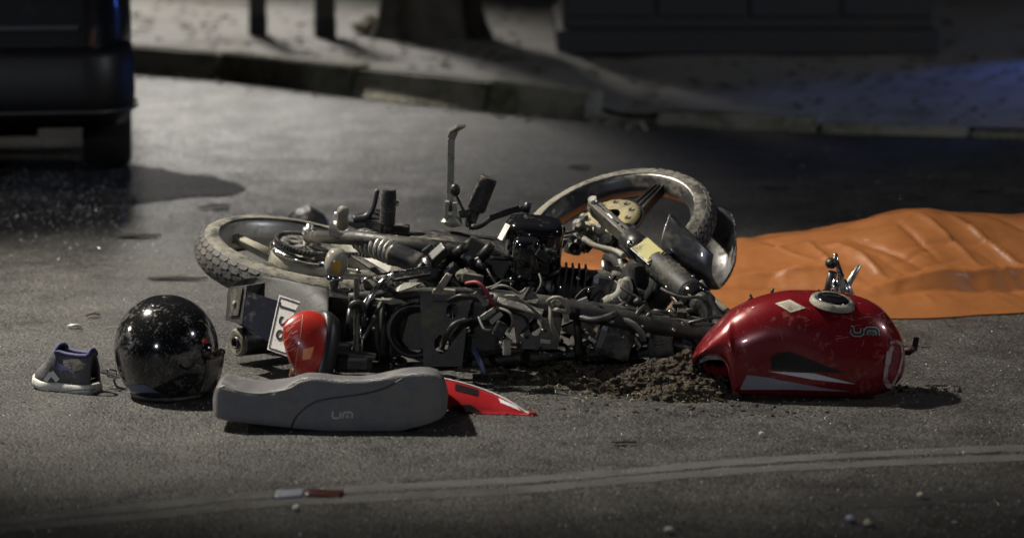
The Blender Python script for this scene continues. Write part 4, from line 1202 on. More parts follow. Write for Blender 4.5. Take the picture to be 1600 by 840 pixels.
MB().tube(rows[-1], .003, 6).build("far_edge", M_chrome, ff)
MB().tube([r[-1] for r in rows], .0035, 6).build("front_lip", M_chrome, ff)
MB().bar(at(1050, 395, Y=8.87), fpt(.45), .03, .01, nF, .003).build("fender_stay", M_black, ff)

# handlebar: its bare end and levers stick up behind the tank
hbz = thing_child("handlebar", bike)
MB().tube([fpt(1.02), at(1180, 500, Y=8.62), at(1240, 495, Y=8.75), at(1288, 470, Y=8.85), at(1292, 452, Y=8.86)], .011, 12, smooth_path=4).build("bar", M_chrome, hbz)
MB().tube([at(1290, 470, Y=8.86), at(1296, 448, Y=8.85), at(1301, 425, Y=8.84)], .013, 12).blob(at(1299, 411, Y=8.84), (.018, .018, .016), 2).build("grip_stub", M_black, hbz)
MB().tube([at(1299, 470, Y=8.83), at(1306, 436, Y=8.82)], .008, 10).tube([at(1313, 460, Y=8.86), at(1314, 430, Y=8.86), at(1307, 410, Y=8.86), at(1305, 396, Y=8.86)], [.012, .010, .008, .006], 10).tube([at(1330, 470, Y=8.87), at(1325, 452, Y=8.87), at(1318, 438, Y=8.87)], [.016, .012, .008], 10).build("mirror_stem", M_chrome, hbz)
MB().tube([at(1316, 470, Y=8.88), at(1326, 442, Y=8.88), at(1343, 414, Y=8.88)], [.010, .010, .007], 10).build("clutch_lever", M_steel, hbz)
MB().tube([at(1205, 462, Y=8.7), at(1208, 450, Y=8.7)], .004, 6).tube([at(1166, 474, Y=8.65), at(1175, 465, Y=8.65), at(1172, 460, Y=8.65)], .004, 6).build("cable_end", M_black, hbz)

# ================================================================== FUEL TANK
M_tank = mat("red_tank_paint", (.185, .007, .012), .27, .2, coat=.6, var=.10, speck=.14, dust=(.20, .10, .07), dust_amt=.02, dust_scale=9)
TY = 8.20
def zpy(py, Y): return at(800, py, Y=Y).z
T = [  # px, top py, near bottom py, far bottom z, half width
 (1082, 562, 566, .02, .040), (1088, 549, 556, .02, .060), (1104, 526, 553, .015, .080), (1124, 505, 558, .012, .096), (1136, 494, 578, .01, .104), (1143, 488, 612, .01, .108),
 (1165, 476, 617, .01, .118), (1200, 464, 619, .01, .126), (1240, 458, 620.5, .01, .131), (1280, 458.5, 621.5, .01, .133), (1320, 463, 622, .01, .132), (1350, 470.5, 621, .01, .127), (1375, 484, 615, .012, .116), (1395, 506, 602, .02, .096), (1408, 530, 586, .04, .066), (1414, 556, 570, .06, .02)]
def tcol(i): return [(r[0], r[i]) for r in T]
def tank_pt(px, v):
    X = colx(px, TY)
    hw = smooth_tab(tcol(4), px)
    zt = zpy(smooth_tab(tcol(1), px), TY - .03)
    zn = max(.004, zpy(smooth_tab(tcol(2), px), TY - hw * .9)); zf = smooth_tab(tcol(3), px)
    a = pi * v
    c, s = cos(a), sin(a)
    zb = zn if v <= .5 else zf
    sp_ = max(0, s) ** .74
    z = zb + (zt - zb) * sp_
    y = -math.copysign(abs(c) ** .70, c) * hw
    hrel = sp_
    tuck = 1 - .22 * (1 - min(1, hrel / .5)) ** 2               # undercut towards the bottom
    knee = .022 * math.exp(-((px - 1205) / 55) ** 2) * math.exp(-((hrel - .30) / .22) ** 2)
    flare = .012 * math.exp(-((px - 1140) / 10) ** 2) * (1 - hrel)
    y *= tuck
    if v < .5:
        y += knee - flare
        dent = math.exp(-((px - 1398) / 12) ** 2) * math.exp(-((hrel - .45) / .3) ** 2)
        y += .02 * dent
    return Vector((X + (.012 * c if v < .5 else 0) * 0, TY + y, z))
tk_b = at(1260, 610, z=0)
tank = thing("fuel_tank", tk_b, "dented red motorcycle fuel tank torn off and standing on the road", "fuel tank")
tpx = [1082 + (1414 - 1082) * (i / 100) for i in range(101)]
tm = MB(); tm.grid([[tank_pt(px, j / 48) for j in range(49)] for px in tpx])
tk_o = tm.build("shell", M_tank, tank, solid=.004)
tbv = bvh_of(tm)
MB().tube([tank_pt(px, 0) for px in tpx[:22]], .0032, 8).build("mouth_rim", M_tank, tank)
MB().grid([[tank_pt(px, j / 24) + Vector((.0, .03, -.03)) for j in range(1, 24)] for px in tpx[3:30]]).build("tunnel_lining", mat("tank_inner", (.05, .05, .07), .5, dust=(.30, .29, .26), dust_amt=.6, dust_scale=9), tank)
# decals
db = MB(); patch(db, tbv, [(1204, 556), (1232, 551), (1318, 581), (1205, 578)], 16, 6, .0008)
patch(db, tbv, [(1210, 551), (1235, 549), (1318, 582), (1230, 580)], 16, 6, .0012)
db.build("black_decal", mat("tank_decal_black", (.006, .004, .005), .35, coat=.15), tank, recalc=False)
dw = MB(); patch(dw, tbv, [(1200, 579.5), (1272, 582.5), (1338, 599.5), (1270, 592)], 18, 4, .0016)
dw.build("silver_decal", mat("decal_silver", (.58, .58, .62), .45, .1), tank, recalc=False)
dg_ = MB(); patch(dg_, tbv, [(1167, 585), (1205, 590), (1260, 608), (1156, 608)], 14, 5, .0012)
patch(dg_, tbv, [(1205, 591), (1290, 606), (1330, 611), (1250, 608.5)], 14, 4, .001)
dg_.build("grey_decal", mat("decal_grey", (.22, .22, .26), .4, .2), tank, recalc=False)
stk = MB(); patch(stk, tbv, [(1211, 474), (1234, 468), (1259, 481), (1236, 488)], 8, 5, .001)
stk.build("sticker", mat("sticker_paper", (.55, .52, .42), .6, dust=DUST, dust_amt=.15, dust_scale=50), tank, recalc=False)
sl = MB()
for k in range(5):
    t_ = .2 + .15 * k
    ribbon(sl, tbv, [(1211 + 25 * t_ + 3, 474 + 14 * t_ - 1), (1234 + 25 * t_ - 6, 468 + 13 * t_ + 1.2)], .7, .0016)
sl.build("sticker_print", mat("faint_print", (.25, .12, .10), .6), tank, recalc=False)
wm = MB()
for path, wd in (([(1390, 536), (1400, 533), (1409, 538)], 5), ([(1394, 540), (1388, 556), (1384, 576), (1382, 596)], 6), ([(1408, 540), (1410, 556), (1405, 578), (1394, 602)], 3.5), ([(1383, 592), (1387, 602), (1394, 602)], 7), ([(1389, 548), (1386, 568)], 8)):
    ribbon(wm, tbv, path, wd, .001 + .0002 * wd, 1.5)
wm.build("bare_scrape", mat("bare_metal_scrape", (.36, .29, .29), .6, .1, dust=(.22, .02, .03), dust_amt=.35, dust_scale=30), tank, recalc=False)
scr = MB()
rs_ = random.Random(3)
for k in range(34):
    x0, y0 = (rs_.uniform(1300, 1400), rs_.uniform(490, 545)) if k < 20 else (rs_.uniform(1150, 1390), rs_.uniform(470, 610))
    a = rs_.uniform(-.5, .5) + (pi / 2 if rs_.random() < .2 else 0); l = rs_.uniform(3, 22)
    ribbon(scr, tbv, [(x0, y0), (x0 + l * .5 * cos(a), y0 + l * .5 * sin(a) + rs_.uniform(-1, 1)), (x0 + l * cos(a), y0 + l * sin(a))], rs_.uniform(.5, 1.1), .0007, 1.5)
o_ = scr.build("paint_scratches", mat("scratch_pink", (.30, .08, .08), .6), tank, recalc=False); o_["kind"] = "stuff"
# filler cap: ring and black lid on the top surface
cpos = cast(tbv, 1301, 471, 0); cnr = cam_vec(.16, .92, .36)
cp = thing_child("filler_cap", tank)
MB().lathe(cpos, cnr, [(.036, .008), (.046, .009), (.052, .007), (.058, .003), (.060, -.006)], 44).build("ring", M_alloy, cp)
MB().lathe(cpos + cnr * .004, cnr, [(.0, .010), (.030, .010), (.041, .006), (.044, 0), (.044, -.01)], 40).build("lid", M_gloss, cp)
cx_, cy_, cz_ = frame_of(cnr)
MB().bar(cpos + cnr * .015 - cx_ * .020, cpos + cnr * .015 + cx_ * .020, .012, .005, cnr, .002).build("lock_flap", M_black, cp)
bo = MB()
for k in range(6):
    a = 2 * pi * k / 6 + .3; bo.lathe(cpos + cnr * .012 + (cx_ * cos(a) + cy_ * sin(a)) * .050, cnr, [(0, .002), (.0035, .002), (.004, 0)], 10)
bo.build("cap_bolt", M_ink, cp)
MB().tube([at(1404, 548, Y=8.32), at(1420, 549, Y=8.32), at(1428, 543, Y=8.32)], .011, 8).build("mounting_tab", mat("tab_red", (.06, .01, .012), .5), tank)
MB().bar(at(1428, 548, Y=8.32), at(1432, 526, Y=8.32), .016, .008, (0, 1, 0), .003).build("tab_tip", M_darkal, tank)

# winged letters of the maker's badge: "UM"
def um_logo(bvh, x0, y0, w, h, m_edge, m_fill, parent, slant=0.0, sw=4.2, edge=1.6, drop=0.0):
    def q(u, v): return (x0 + w * u + slant * (1 - v) * h, y0 + h * v + drop * u)
    strokes = [[q(0, 0), q(.06, .02), q(.06, .62), q(.13, .95), q(.36, .95), q(.43, .70), q(.43, .0)],
               [q(.55, 1.0), q(.55, .42), q(.63, .06), q(.92, .06), q(1.0, .35), q(1.0, 1.0)],
               [q(.76, .95), q(.70, .72), q(.78, .42), q(.84, .70), q(.78, .95)]]
    a, b = MB(), MB()
    for i, s in enumerate(strokes):
        k = .62 if i == 2 else 1
        ribbon(a, bvh, s, (sw + 2 * edge) * k, .0016, 1.2); ribbon(b, bvh, s, sw * k, .0024, 1.2)
    if m_edge is not None: a.build("badge_outline", m_edge, parent, recalc=False)
    b.build("badge_letters", m_fill, parent, recalc=False)
um_logo(tbv, 1329, 512, 42, 10.5, mat("badge_silver", (.42, .42, .40), .4, .3), mat("badge_black", (.015, .018, .018), .4), tank, 0, 4.0, 1.3, 1.5)

# ================================================================== SEAT
M_seat = mat("seat_vinyl", (.125, .122, .130), .36, dust=(.17, .16, .14), dust_amt=.36, dust_scale=6, bump=.4, bump_scale=260, var=.2)
SYN, SYC = 7.72, 7.85
S_bot = [(337, 646), (341, 652), (350, 656), (390, 661), (455, 668), (520, 673.5), (575, 677), (612, 676), (640, 670), (664, 664), (684, 657), (694, 652), (699, 646)]
S_top = [(337, 626), (341, 612), (349, 603), (371, 610), (404, 615), (431, 613), (450, 606), (466, 595), (482, 590), (505, 591), (530, 594), (560, 594.5), (590, 592), (615, 587.5), (640, 584), (664, 583), (680, 586), (690, 594), (696, 608), (699, 620)]
S_crn = [(337, 0), (345, .004), (371, .004), (404, .0), (440, .002), (470, .004), (560, .004), (640, .006), (699, .002)]
S_drp = [(337, .016), (430, .016), (480, .038), (560, .040), (620, .036), (699, .034)]
S_hw = [(337, .09), (345, .115), (370, .125), (560, .128), (660, .127), (690, .120), (699, .100)]
def seat_ring(px):
    zb = max(.003, zpy(smooth_tab(S_bot, px), SYN)); zt = zpy(smooth_tab(S_top, px), SYN); h = zt - zb
    hw = smooth_tab(S_hw, px); cr_ = smooth_tab(S_crn, px)
    X = colx(px, SYC)
    r = []
    side = [(-1.0, .0), (-1.02, .04), (-1.035, .18), (-1.03, .40), (-1.015, .62), (-1.0, .82), (-.985, .93), (-.955, .985), (-.90, 1.0), (-.66, 1.025), (-.4, 1.06), (-.15, 1.075)]
    for (y, t) in side + [(-y, t) for (y, t) in reversed(side)]:
        z = zb + h * min(1, t) + (max(0, t - 1) / .075) * cr_ - smooth_tab(S_drp, px) * max(0, (y + .85) / 1.85) * min(1, t)
        dr = 0
        r.append(Vector((X, SYC + y * hw, z)))
    return r
seat_b = at(520, 668, z=0); seat = thing("seat", Vector((seat_b.x, SYC, 0)), "torn off grey vinyl motorcycle seat lying on the road in front", "seat")
spx = [337 + (699 - 337) * (.5 - .5 * cos(pi * i / 70)) for i in range(71)]
smb = MB(); rings = [seat_ring(px) for px in spx]; smb.grid(rings)
for r, rev in ((rings[0], True), (rings[-1], False)):
    o = len(smb.v); c = sum(r, Vector()) / len(r)
    smb.add(r + [c], [(i, (i + 1) % len(r), len(r)) for i in range(len(r))], True)
smb.build("cushion_cover", M_seat, seat)
sbv = bvh_of(smb)
MB().grid([[Vector((r[0].x, r[0].y + .012, r[0].z + .002)), Vector((r[-1].x, r[-1].y - .012, r[-1].z + .002))] for r in rings[3:-3]]).build("base_pan", M_black, seat, solid=-.002)
pp = MB()
spts = [(455, 668), (460, 655), (470, 643), (484, 632), (500, 625), (530, 620), (560, 616), (585, 611), (605, 604), (622, 595), (632, 590)]
q = []
for i in range(60):
    x = 455.5 + (630 - 455.5) * (i / 59) ** 1.4
    p = cast(sbv, x, smooth_tab(spts, x), .0005)
    if p: q.append(p)
pp.tube(q, .0022, 6)
pp.build("piping", M_black, seat)
um_logo(sbv, 517, 643, 33, 10, None, mat("seat_print", (.40, .40, .39), .5), seat, 0.12, 2.6, 0, -0.5)
q = [cast(sbv, x, smooth_tab([(349, 602), (371, 610), (404, 614), (431, 611), (455, 605), (468, 597), (486, 593)], x) + .5, .0) for x in range(347, 488, 4)]
MB().tube([p for p in q if p], .0022, 6).build("edge_welt", mat("worn_lit_edge", (.26, .25, .22), .45), seat)  # pale welt: worn edge and crease highlight put into one colour

# ================================================================== RED TAIL PANEL
M_red = mat("red_panel_paint", (.27, .010, .014), .28, coat=.6, var=.08, speck=.04)
up_e = [(676, 588, 8.04), (690, 590.5, 8.03), (730, 600, 8.01), (770, 614, 7.99), (800, 629, 7.96), (822, 644, 7.94), (832, 652, 7.93)]
lo_e = [(676, 634, 7.94), (700, 639, 7.935), (730, 645.5, 7.93), (770, 652, 7.925), (800, 655, 7.92), (822, 657, 7.915), (831, 657.5, 7.91)]
panel_b = at(760, 650, z=0)
panel = thing("tail_fairing", panel_b, "broken red tail fairing panel with black patches poking out behind the seat", "fairing")
rows = []
for j in range(9):
    t_ = j / 8; r = []
    for i in range(41):
        x = 676 + 156 * i / 40
        yu, yl = smooth_tab([(a, b) for a, b, c in up_e], x), smooth_tab([(a, b) for a, b, c in lo_e], x)
        Yu, Yl = smooth_tab([(a, c) for a, b, c in up_e], x), smooth_tab([(a, c) for a, b, c in lo_e], x)
        p = at(x, yu, Y=Yu).lerp(at(x, yl, Y=Yl), t_)
        p += Vector((0, -.018, .004)) * sin(pi * t_) * (1 - .6 * i / 40)
        p.z = max(.003, p.z)
        r.append(p)
    rows.append(r)
pm = MB().grid(rows); pm.build("panel_shell", M_red, panel, solid=.004)
pbv = bvh_of(pm)
MB().tube(rows[0], .003, 6).build("upper_edge", mat("pale_edge", (.5, .46, .44), .5), panel)
MB().bar(rows[0][-1], rows[8][-1], .02, .012, (0, 0, 1), .003).build("end_lug", M_red, panel)
b_ = MB(); patch(b_, pbv, [(711, 599), (748, 609), (747, 619), (711, 610)], 8, 4, .0012); patch(b_, pbv, [(704, 633), (735, 632), (757, 646), (712, 640)], 8, 4, .001)
b_.build("black_patch", mat("decal_black", (.012, .008, .01), .3, coat=.4), panel, recalc=False)
b_ = MB(); patch(b_, pbv, [(779, 622), (806, 634), (814, 642), (782, 629)], 8, 4, .0012)
b_.build("silver_patch", mat("decal_silver", (.42, .42, .46), .4, .2), panel, recalc=False)

# ================================================================== HELMET
M_helm = mat("helmet_gloss", (.008, .008, .009), .13, coat=.7, speck=.35, dust=(.085, .08, .072), dust_amt=.22, dust_scale=16)
hY = 8.17
hc = Vector((colx(260, hY), hY, 0)); hR = 81.5 / FPX * hY / .985
helmet = thing("helmet", hc, "scuffed glossy black helmet resting on the road beside the shoe", "helmet")
ztop = zpy(459, hY + .02)
def helm_pt(az, el):                    # az 0 = right, pi/2 = away
    ca, sa = cos(az), sin(az)
    z = sin(el); r = cos(el) ** (1.0 if z >= 0 else .62)
    R = hR * (1 + .035 * max(0, -ca) * 0)
    rx, ry = hR, hR * 1.08
    zc = ztop - hR * 1.02
    zz = zc + z * hR * 1.02
    k = 1.0
    if z < 0: k = 1 + .02 * z
    p = Vector((hc.x + ca * r * rx * k, hc.y + sa * r * ry * k, zz))
    low = max(0, -z) 
    p.x += .012 * max(0, ca) * low * r                         # jaw to the right
    return p
zc_ = ztop - hR * 1.02
e_lo = -math.asin(min(1, (zc_ - .008) / (hR * 1.02)))
rows = []
for i in range(41):
    el = e_lo + (pi / 2 - e_lo) * i / 40
    rows.append([helm_pt(2 * pi * k / 72, el) for k in range(72)])
hm = MB().grid(rows, closed=True); hm.build("shell", M_helm, helmet, solid=.006)
MB().tube([Vector((p.x, p.y, .008)) for p in rows[0]] + [Vector((rows[0][0].x, rows[0][0].y, .008))], .007, 8).build("rim_trim", M_rubber, helmet)
MB().grid([[Vector((hc.x + (p.x - hc.x) * .9, hc.y + (p.y - hc.y) * .9, p.z * .93 + .004)) for p in r] for r in rows[:34]], closed=True).build("lining", M_black, helmet)
hbv = bvh_of(hm)
# visor wraps the right hand (front) side, low
vr = []
for i in range(13):
    el = radians(-50 + 44 * i / 12); r = []
    for k in range(25):
        az = radians(-34 + 120 * k / 24); p = helm_pt(az, el); c = Vector((hc.x, hc.y, zc_)); d = (p - c).normalized()
        r.append(p + d * (.003 + .013 * sin(pi * k / 24) ** .8))
    vr.append(r)
MB().grid(vr).build("visor", mat("grey_visor", (.10, .095, .085), .25, dust=DUST, dust_amt=.3, dust_scale=14, coat=.3), helmet, solid=.003)
MB().tube([r[0] for r in vr] + vr[-1], .003, 8).build("visor_gasket", M_rubber, helmet)
MB().lathe(helm_pt(radians(-32), radians(2)), helm_pt(radians(-32), radians(2)) - Vector((hc.x, hc.y, zc_)), [(0, .012), (.018, .011), (.022, .004), (.022, -.004)], 24).build("visor_pivot", M_gloss, helmet)
hb2 = MB(); patch(hb2, hbv, [(200, 601), (226, 600), (250, 613), (206, 612)], 8, 4, .0012)
if hb2.v: hb2.build("rear_patch", mat("blue_grey_patch", (.07, .08, .15), .45, dust=(.12, .12, .15), dust_amt=.4, dust_scale=30), helmet, recalc=False)  # blue-grey patch low on the back of the shell
sc_ = MB()
for k in range(34):
    x0 = random.gauss(240, 42); y0 = random.uniform(480, 600)
    a = random.uniform(0, pi); l = random.uniform(2, 12)
    ribbon(sc_, hbv, [(x0, y0), (x0 + l * cos(a), y0 + l * sin(a))], random.uniform(.35, .7), .0005, 1.0)
if sc_.v: sc_.build("scuff_marks", mat("pale_scuff", (.16, .155, .145), .7), helmet, recalc=False)["kind"] = "stuff"
stp = MB().bar(at(188, 588, z=.03), at(158, 579, z=.045), .016, .004, (0, -.3, 1), .001)
stp.build("chin_strap", M_rubber, helmet)
bk = MB(); b0, b1 = at(168, 582, z=.046), at(181, 585, z=.038)
for s in (-1, 1): bk.tube([b0 + Vector((0, 0, .010 * s)), b1 + Vector((0, 0, .010 * s))], .0028, 8)
bk.tube([b0 + Vector((0, 0, -.010)), b0 + Vector((0, 0, .010))], .0028, 8).tube([b1 + Vector((0, 0, -.010)), b1 + Vector((0, 0, .010))], .0028, 8)
bk.build("buckle", M_chrome, helmet)
MB().tube([at(178, 591, z=.03), at(181, 602, z=.012), at(190, 606, z=.006), at(200, 606, z=.006)], .003, 6, smooth_path=4).build("strap_end", M_rubber, helmet)

# ================================================================== SHOE
M_shoe = mat("shoe_mesh_grey", (.08, .078, .086), .8, dust=(.14, .13, .12), dust_amt=.3, dust_scale=18, bump=.4, bump_scale=300)
M_sole = mat("shoe_sole_white", (.55, .54, .50), .6, dust=(.30, .28, .25), dust_amt=.35, dust_scale=25)
M_sblue = mat("shoe_lining_blue", (.05, .052, .14), .7)
shc = at(106, 616, z=0)
shoe = thing("shoe", shc, "grey sneaker with white sole and blue collar standing left of the helmet", "shoe")
SL, SA = .188, radians(152)                         # toe points left and away from the camera
dx = Vector((cos(SA), sin(SA), 0)); dy = Vector((-dx.y, dx.x, 0))     # dx = heel -> toe
sorg = at(153, 618, z=0) + Vector((-.010, .040, 0))    # heel middle
def sp_(l, w, z): return sorg + dx * l * SL + dy * w + Vector((0, 0, z))
hwid = [(0, .022), (.05, .032), (.2, .036), (.45, .036), (.7, .044), (.88, .036), (.96, .022), (1, .006)]
stop = [(0, .098), (.06, .114), (.2, .112), (.4, .113), (.56, .118), (.66, .108), (.76, .078), (.88, .060), (.95, .050), (1, .036)]
def shoe_ring(l, grow=0, z0=0, z1=1):
    hw = smooth_tab(hwid, l) + grow; zt = smooth_tab(stop, l)
    return hw, zt
rows = []
for i in range(41):
    l = i / 40; hw, zt = shoe_ring(l); r = []
    for k in range(25):
        a = pi * k / 24; c, s = cos(a), sin(a)
        y = math.copysign(abs(c) ** .6, c) * hw * (1 - .38 * max(0, s) ** 2 * (1 if l < .55 else .5)); z = .024 + (zt - .024) * max(0, s) ** .8
        r.append(sp_(l, y, z))
    rows.append(r)
# open collar between heel and instep
up_ = MB(); n = 25
for i in range(40):
    for k in range(24):
        l = (i + .5) / 40; open_ = (l > .05 and l < .58 and 7 <= k <= 16)
        if not open_: up_.add([rows[i][k], rows[i][k + 1], rows[i + 1][k + 1], rows[i + 1][k]], [(0, 1, 2, 3)])
sh_o = up_.build("upper", M_shoe, shoe, recalc=False)
bm = bmesh.new(); bm.from_mesh(sh_o.data); bmesh.ops.remove_doubles(bm, verts=bm.verts[:], dist=1e-5); bmesh.ops.recalc_face_normals(bm, faces=bm.faces[:]); bm.to_mesh(sh_o.data); bm.free()
md = sh_o.modifiers.new("thickness", 'SOLIDIFY'); md.thickness = .004; md.offset = -1
ubv = bvh_of(MB().grid(rows))
cpts = [rows[i][7] for i in range(2, 24)] + [rows[23][k] for k in range(8, 17)] + [rows[i][17] for i in range(23, 1, -1)] + [rows[2][k] for k in range(16, 6, -1)]
MB().tube([p + Vector((0, 0, .001)) for p in cpts], .0055, 10).build("collar", M_sblue, shoe)
MB().grid([[sp_(l / 20, y * (smooth_tab(hwid, l / 20) - .008), .036) for y in (-1, 0, 1)] for l in range(1, 12)]).build("insole", M_black, shoe)
so = []
for (g_, z) in ((-.003, .0), (.001, .002), (.002, .010), (.001, .019), (-.003, .025)):
    ring = []
    for i in range(41):
        l = i / 40; ring.append(sp_(-.015 + 1.05 * l, smooth_tab(hwid, l) + g_ + .002, z + .016 * max(0, l - .75) / .25 * .5))
    for i in range(40, -1, -1):
        l = i / 40; ring.append(sp_(-.015 + 1.05 * l, -(smooth_tab(hwid, l) + g_ + .002), z + .016 * max(0, l - .75) / .25 * .5))
    so.append(ring)
smb2 = MB().grid(so, closed=True); n = len(so[0])
smb2.f.append(tuple(range(n))); smb2.s.append(False); smb2.mi.append(0); smb2.f.append(tuple(range(4 * n, 5 * n))); smb2.s.append(False); smb2.mi.append(0)
smb2.build("sole", M_sole, shoe)
sbv2 = bvh_of(smb2)
sg = MB(); ribbon(sg, sbv2, [(92, 612), (120, 609), (150, 608)], 2.0, .0006); ribbon(sg, sbv2, [(100, 615), (125, 613.5), (150, 613)], 1.6, .0006)
if sg.v: sg.build("sole_stripe", mat("sole_grey", (.18, .18, .18), .6), shoe, recalc=False)
cw = MB(); ribbon(cw, ubv, [(69, 598), (80, 582)], 7, .002, 1.0); ribbon(cw, ubv, [(80, 581), (92, 596)], 8, .002, 1.0)
if cw.v: cw.build("chevron", mat("chevron_white", (.6, .6, .58), .6), shoe, recalc=False)
bl = MB(); patch(bl, ubv, [(86, 556), (94, 570), (122, 579), (90, 578)], 8, 5, .0015)
if bl.v: bl.build("blue_side", M_sblue, shoe, recalc=False)
pt = MB(); patch(pt, ubv, [(105, 562), (122, 560), (138, 575), (116, 580)], 6, 5, .002)
if pt.v: pt.build("tongue_flap", M_plate, shoe, recalc=False)

# ================================================================== ORANGE SHEET
M_tarp = mat("orange_sheet", (.39, .15, .050), .28, var=.12, coat=.35, bump=.10, bump_scale=45, rough_var=.2)
_nt = M_tarp.node_tree; _b = _nt.nodes["Principled BSDF"]; _o = [n for n in _nt.nodes if n.type == 'OUTPUT_MATERIAL'][0]
_tr = _nt.nodes.new("ShaderNodeBsdfTranslucent"); _tr.inputs[0].default_value = (.46, .15, .03, 1)
_ms = _nt.nodes.new("ShaderNodeMixShader"); _ms.inputs[0].default_value = .3
_nt.links.new(_b.outputs[0], _ms.inputs[1]); _nt.links.new(_tr.outputs[0], _ms.inputs[2]); _nt.links.new(_ms.outputs[0], _o.inputs[0])
tarp_near = [(.10, 10.02), (.18, 9.92), (.30, 9.62), (.42, 9.40), (.62, 9.36), (.85, 9.30), (1.05, 9.255), (1.22, 9.26), (1.40, 9.32), (1.6, 9.36), (2.0, 9.30), (2.6, 9.35)]
ridge_z = [(.08, .02), (.3, .05), (.5, .075), (.69, .108), (.95, .15), (1.08, .175), (1.18, .205), (1.28, .222), (1.40, .212), (1.58, .205), (1.8, .24), (2.2, .2), (2.6, .06)]
import numpy as np
FOLDS = []
rf_ = random.Random(5)
for k in range(130):
    x0 = rf_.uniform(.3, 2.3); y0 = rf_.uniform(9.3, 9.95)
    a = rf_.choice([rf_.uniform(-.5, .3), rf_.uniform(-1.2, -.5), rf_.uniform(.3, .8)]); l = rf_.uniform(.05, .30)
    FOLDS.append(((x0, y0), (x0 + l * cos(a), y0 + l * sin(a)), rf_.uniform(.006, .014), rf_.choice([-1, 1]) * rf_.uniform(.003, .011)))
FOLDS += [((.66, 9.58), (1.06, 9.50), .020, -.045), ((.66, 9.64), (1.08, 9.585), .012, .034), ((1.08, 9.46), (1.75, 9.62), .018, .048), ((1.10, 9.42), (1.75, 9.56), .020, -.038),
          ((1.36, 9.90), (1.66, 9.42), .012, .034), ((1.26, 9.90), (1.44, 9.56), .016, .030), ((.55, 9.78), (.98, 9.84), .016, .018), ((1.00, 9.80), (1.14, 9.48), .014, .034), ((1.05, 9.82), (1.26, 9.55), .014, -.030),
          ((.92, 9.84), (1.00, 9.56), .012, .022), ((1.20, 9.86), (1.30, 9.62), .010, -.024), ((.72, 9.44), (1.02, 9.38), .014, .018), ((1.42, 9.80), (1.80, 9.72), .014, .03), ((1.16, 9.70), (1.52, 9.74), .012, -.02), ((1.5, 9.95), (1.9, 9.45), .012, -.03), ((1.20, 9.34), (1.62, 9.40), .012, .016)]
NX, NY = 400, 170
XS = [.10 + 2.5 * i / NX for i in range(NX + 1)]
yn_ = np.array([smooth_tab(tarp_near, x) for x in XS]); rz_ = np.array([smooth_tab(ridge_z, x) for x in XS])
F_ = np.linspace(0, 1, NY + 1)[:, None]; YR, YF = 9.92, 10.55
GX = np.broadcast_to(np.array(XS)[None, :], (NY + 1, NX + 1)); GY = yn_[None, :] + F_ * (YF - yn_[None, :])
T1 = np.clip((GY - yn_) / (YR - yn_), 0, 1); T2 = np.clip(1 - (GY - YR) / (YF - YR), 0, 1)
near_ = GY < YR
GZ = rz_ * np.where(near_, .62 * T1 + .38 * T1 * T1 * (3 - 2 * T1), np.sin(T2 * pi / 2))
TT = np.where(near_, T1, T2)
ns = np.array([[.010 * noise.noise(Vector((GX[j, i] * 2.3, GY[j, i] * 2.6, 1))) + .012 * (abs(noise.noise(Vector((GX[j, i] * 5 + GY[j, i] * 3, GY[j, i] * 5 - GX[j, i] * 1.5, 4)))) - .2) + .0022 * noise.noise(Vector((GX[j, i] * 24, GY[j, i] * 24, 7))) for i in range(NX + 1)] for j in range(NY + 1)])
GZ = GZ + ns * np.clip(TT * 3, 0, 1)
ED = np.clip(TT * 3 + .15, 0, 1)
for (a, b, w, h) in FOLDS:
    dx_, dy_ = b[0] - a[0], b[1] - a[1]
    t_ = np.clip(((GX - a[0]) * dx_ + (GY - a[1]) * dy_) / (dx_ * dx_ + dy_ * dy_), 0, 1)
    e = np.hypot(GX - a[0] - dx_ * t_, GY - a[1] - dy_ * t_) / w
    GZ = GZ + .72 * h * np.exp(-e) * np.sin(pi * np.clip(t_ * .9 + .08, .05, 1)) * ED
tarp_b = Vector((1.3, 9.9, 0))
rows = [[Vector((float(GX[j, i]), float(GY[j, i]) + .012 * noise.noise(Vector((float(GX[j, i]) * 7, 0, 3))) * (1 - j / NY), max(.004, float(GZ[j, i]) + .004))) for i in range(NX + 1)] for j in range(NY + 1)]
tp = MB().grid(rows).build("orange_sheet", M_tarp, None, origin=tarp_b, solid=.002)
tag(tp, "crumpled orange plastic sheet spread over the road behind the tank", "sheet")

# ================================================================== SOIL
M_soil = mat("soil", (.036, .027, .017), .95, dust=(.10, .08, .048), dust_amt=.28, dust_scale=22, bump=.8, bump_scale=120, var=.4)
def soil_h(x, y):
    p = Vector((x, y, 0)); h = 0
    for (px, py, rx, ry, hh) in ((1050, 606, .12, .09, .052), (1108, 622, .06, .035, .028), (1030, 606, .14, .10, .032), (960, 598, .15, .12, .020), (880, 592, .13, .10, .012), (1075, 622, .09, .05, .03), (840, 566, .14, .08, .022), (900, 570, .2, .08, .014)):
        c = at(px, py, z=0); h = max(h, hh * math.exp(-((x - c.x) / rx) ** 2 - ((y - c.y) / ry) ** 2)) + .25 * hh * math.exp(-((x - c.x) / rx) ** 2 - ((y - c.y) / ry) ** 2)
    h *= 1 + .5 * noise.noise(p * 14) + .35 * noise.noise(p * 40)
    return h - .006 + .010 * noise.noise(p * 25) * (h > .004)
sx0, sx1, sy0, sy1 = -.02, .80, 7.92, 8.72
rows = []
for j in range(140):
    rows.append([Vector((sx0 + (sx1 - sx0) * i / 150, sy0 + (sy1 - sy0) * j / 139, max(-.006, soil_h(sx0 + (sx1 - sx0) * i / 150, sy0 + (sy1 - sy0) * j / 139)))) for i in range(151)])
so_ = MB().grid(rows)
n_ = 0
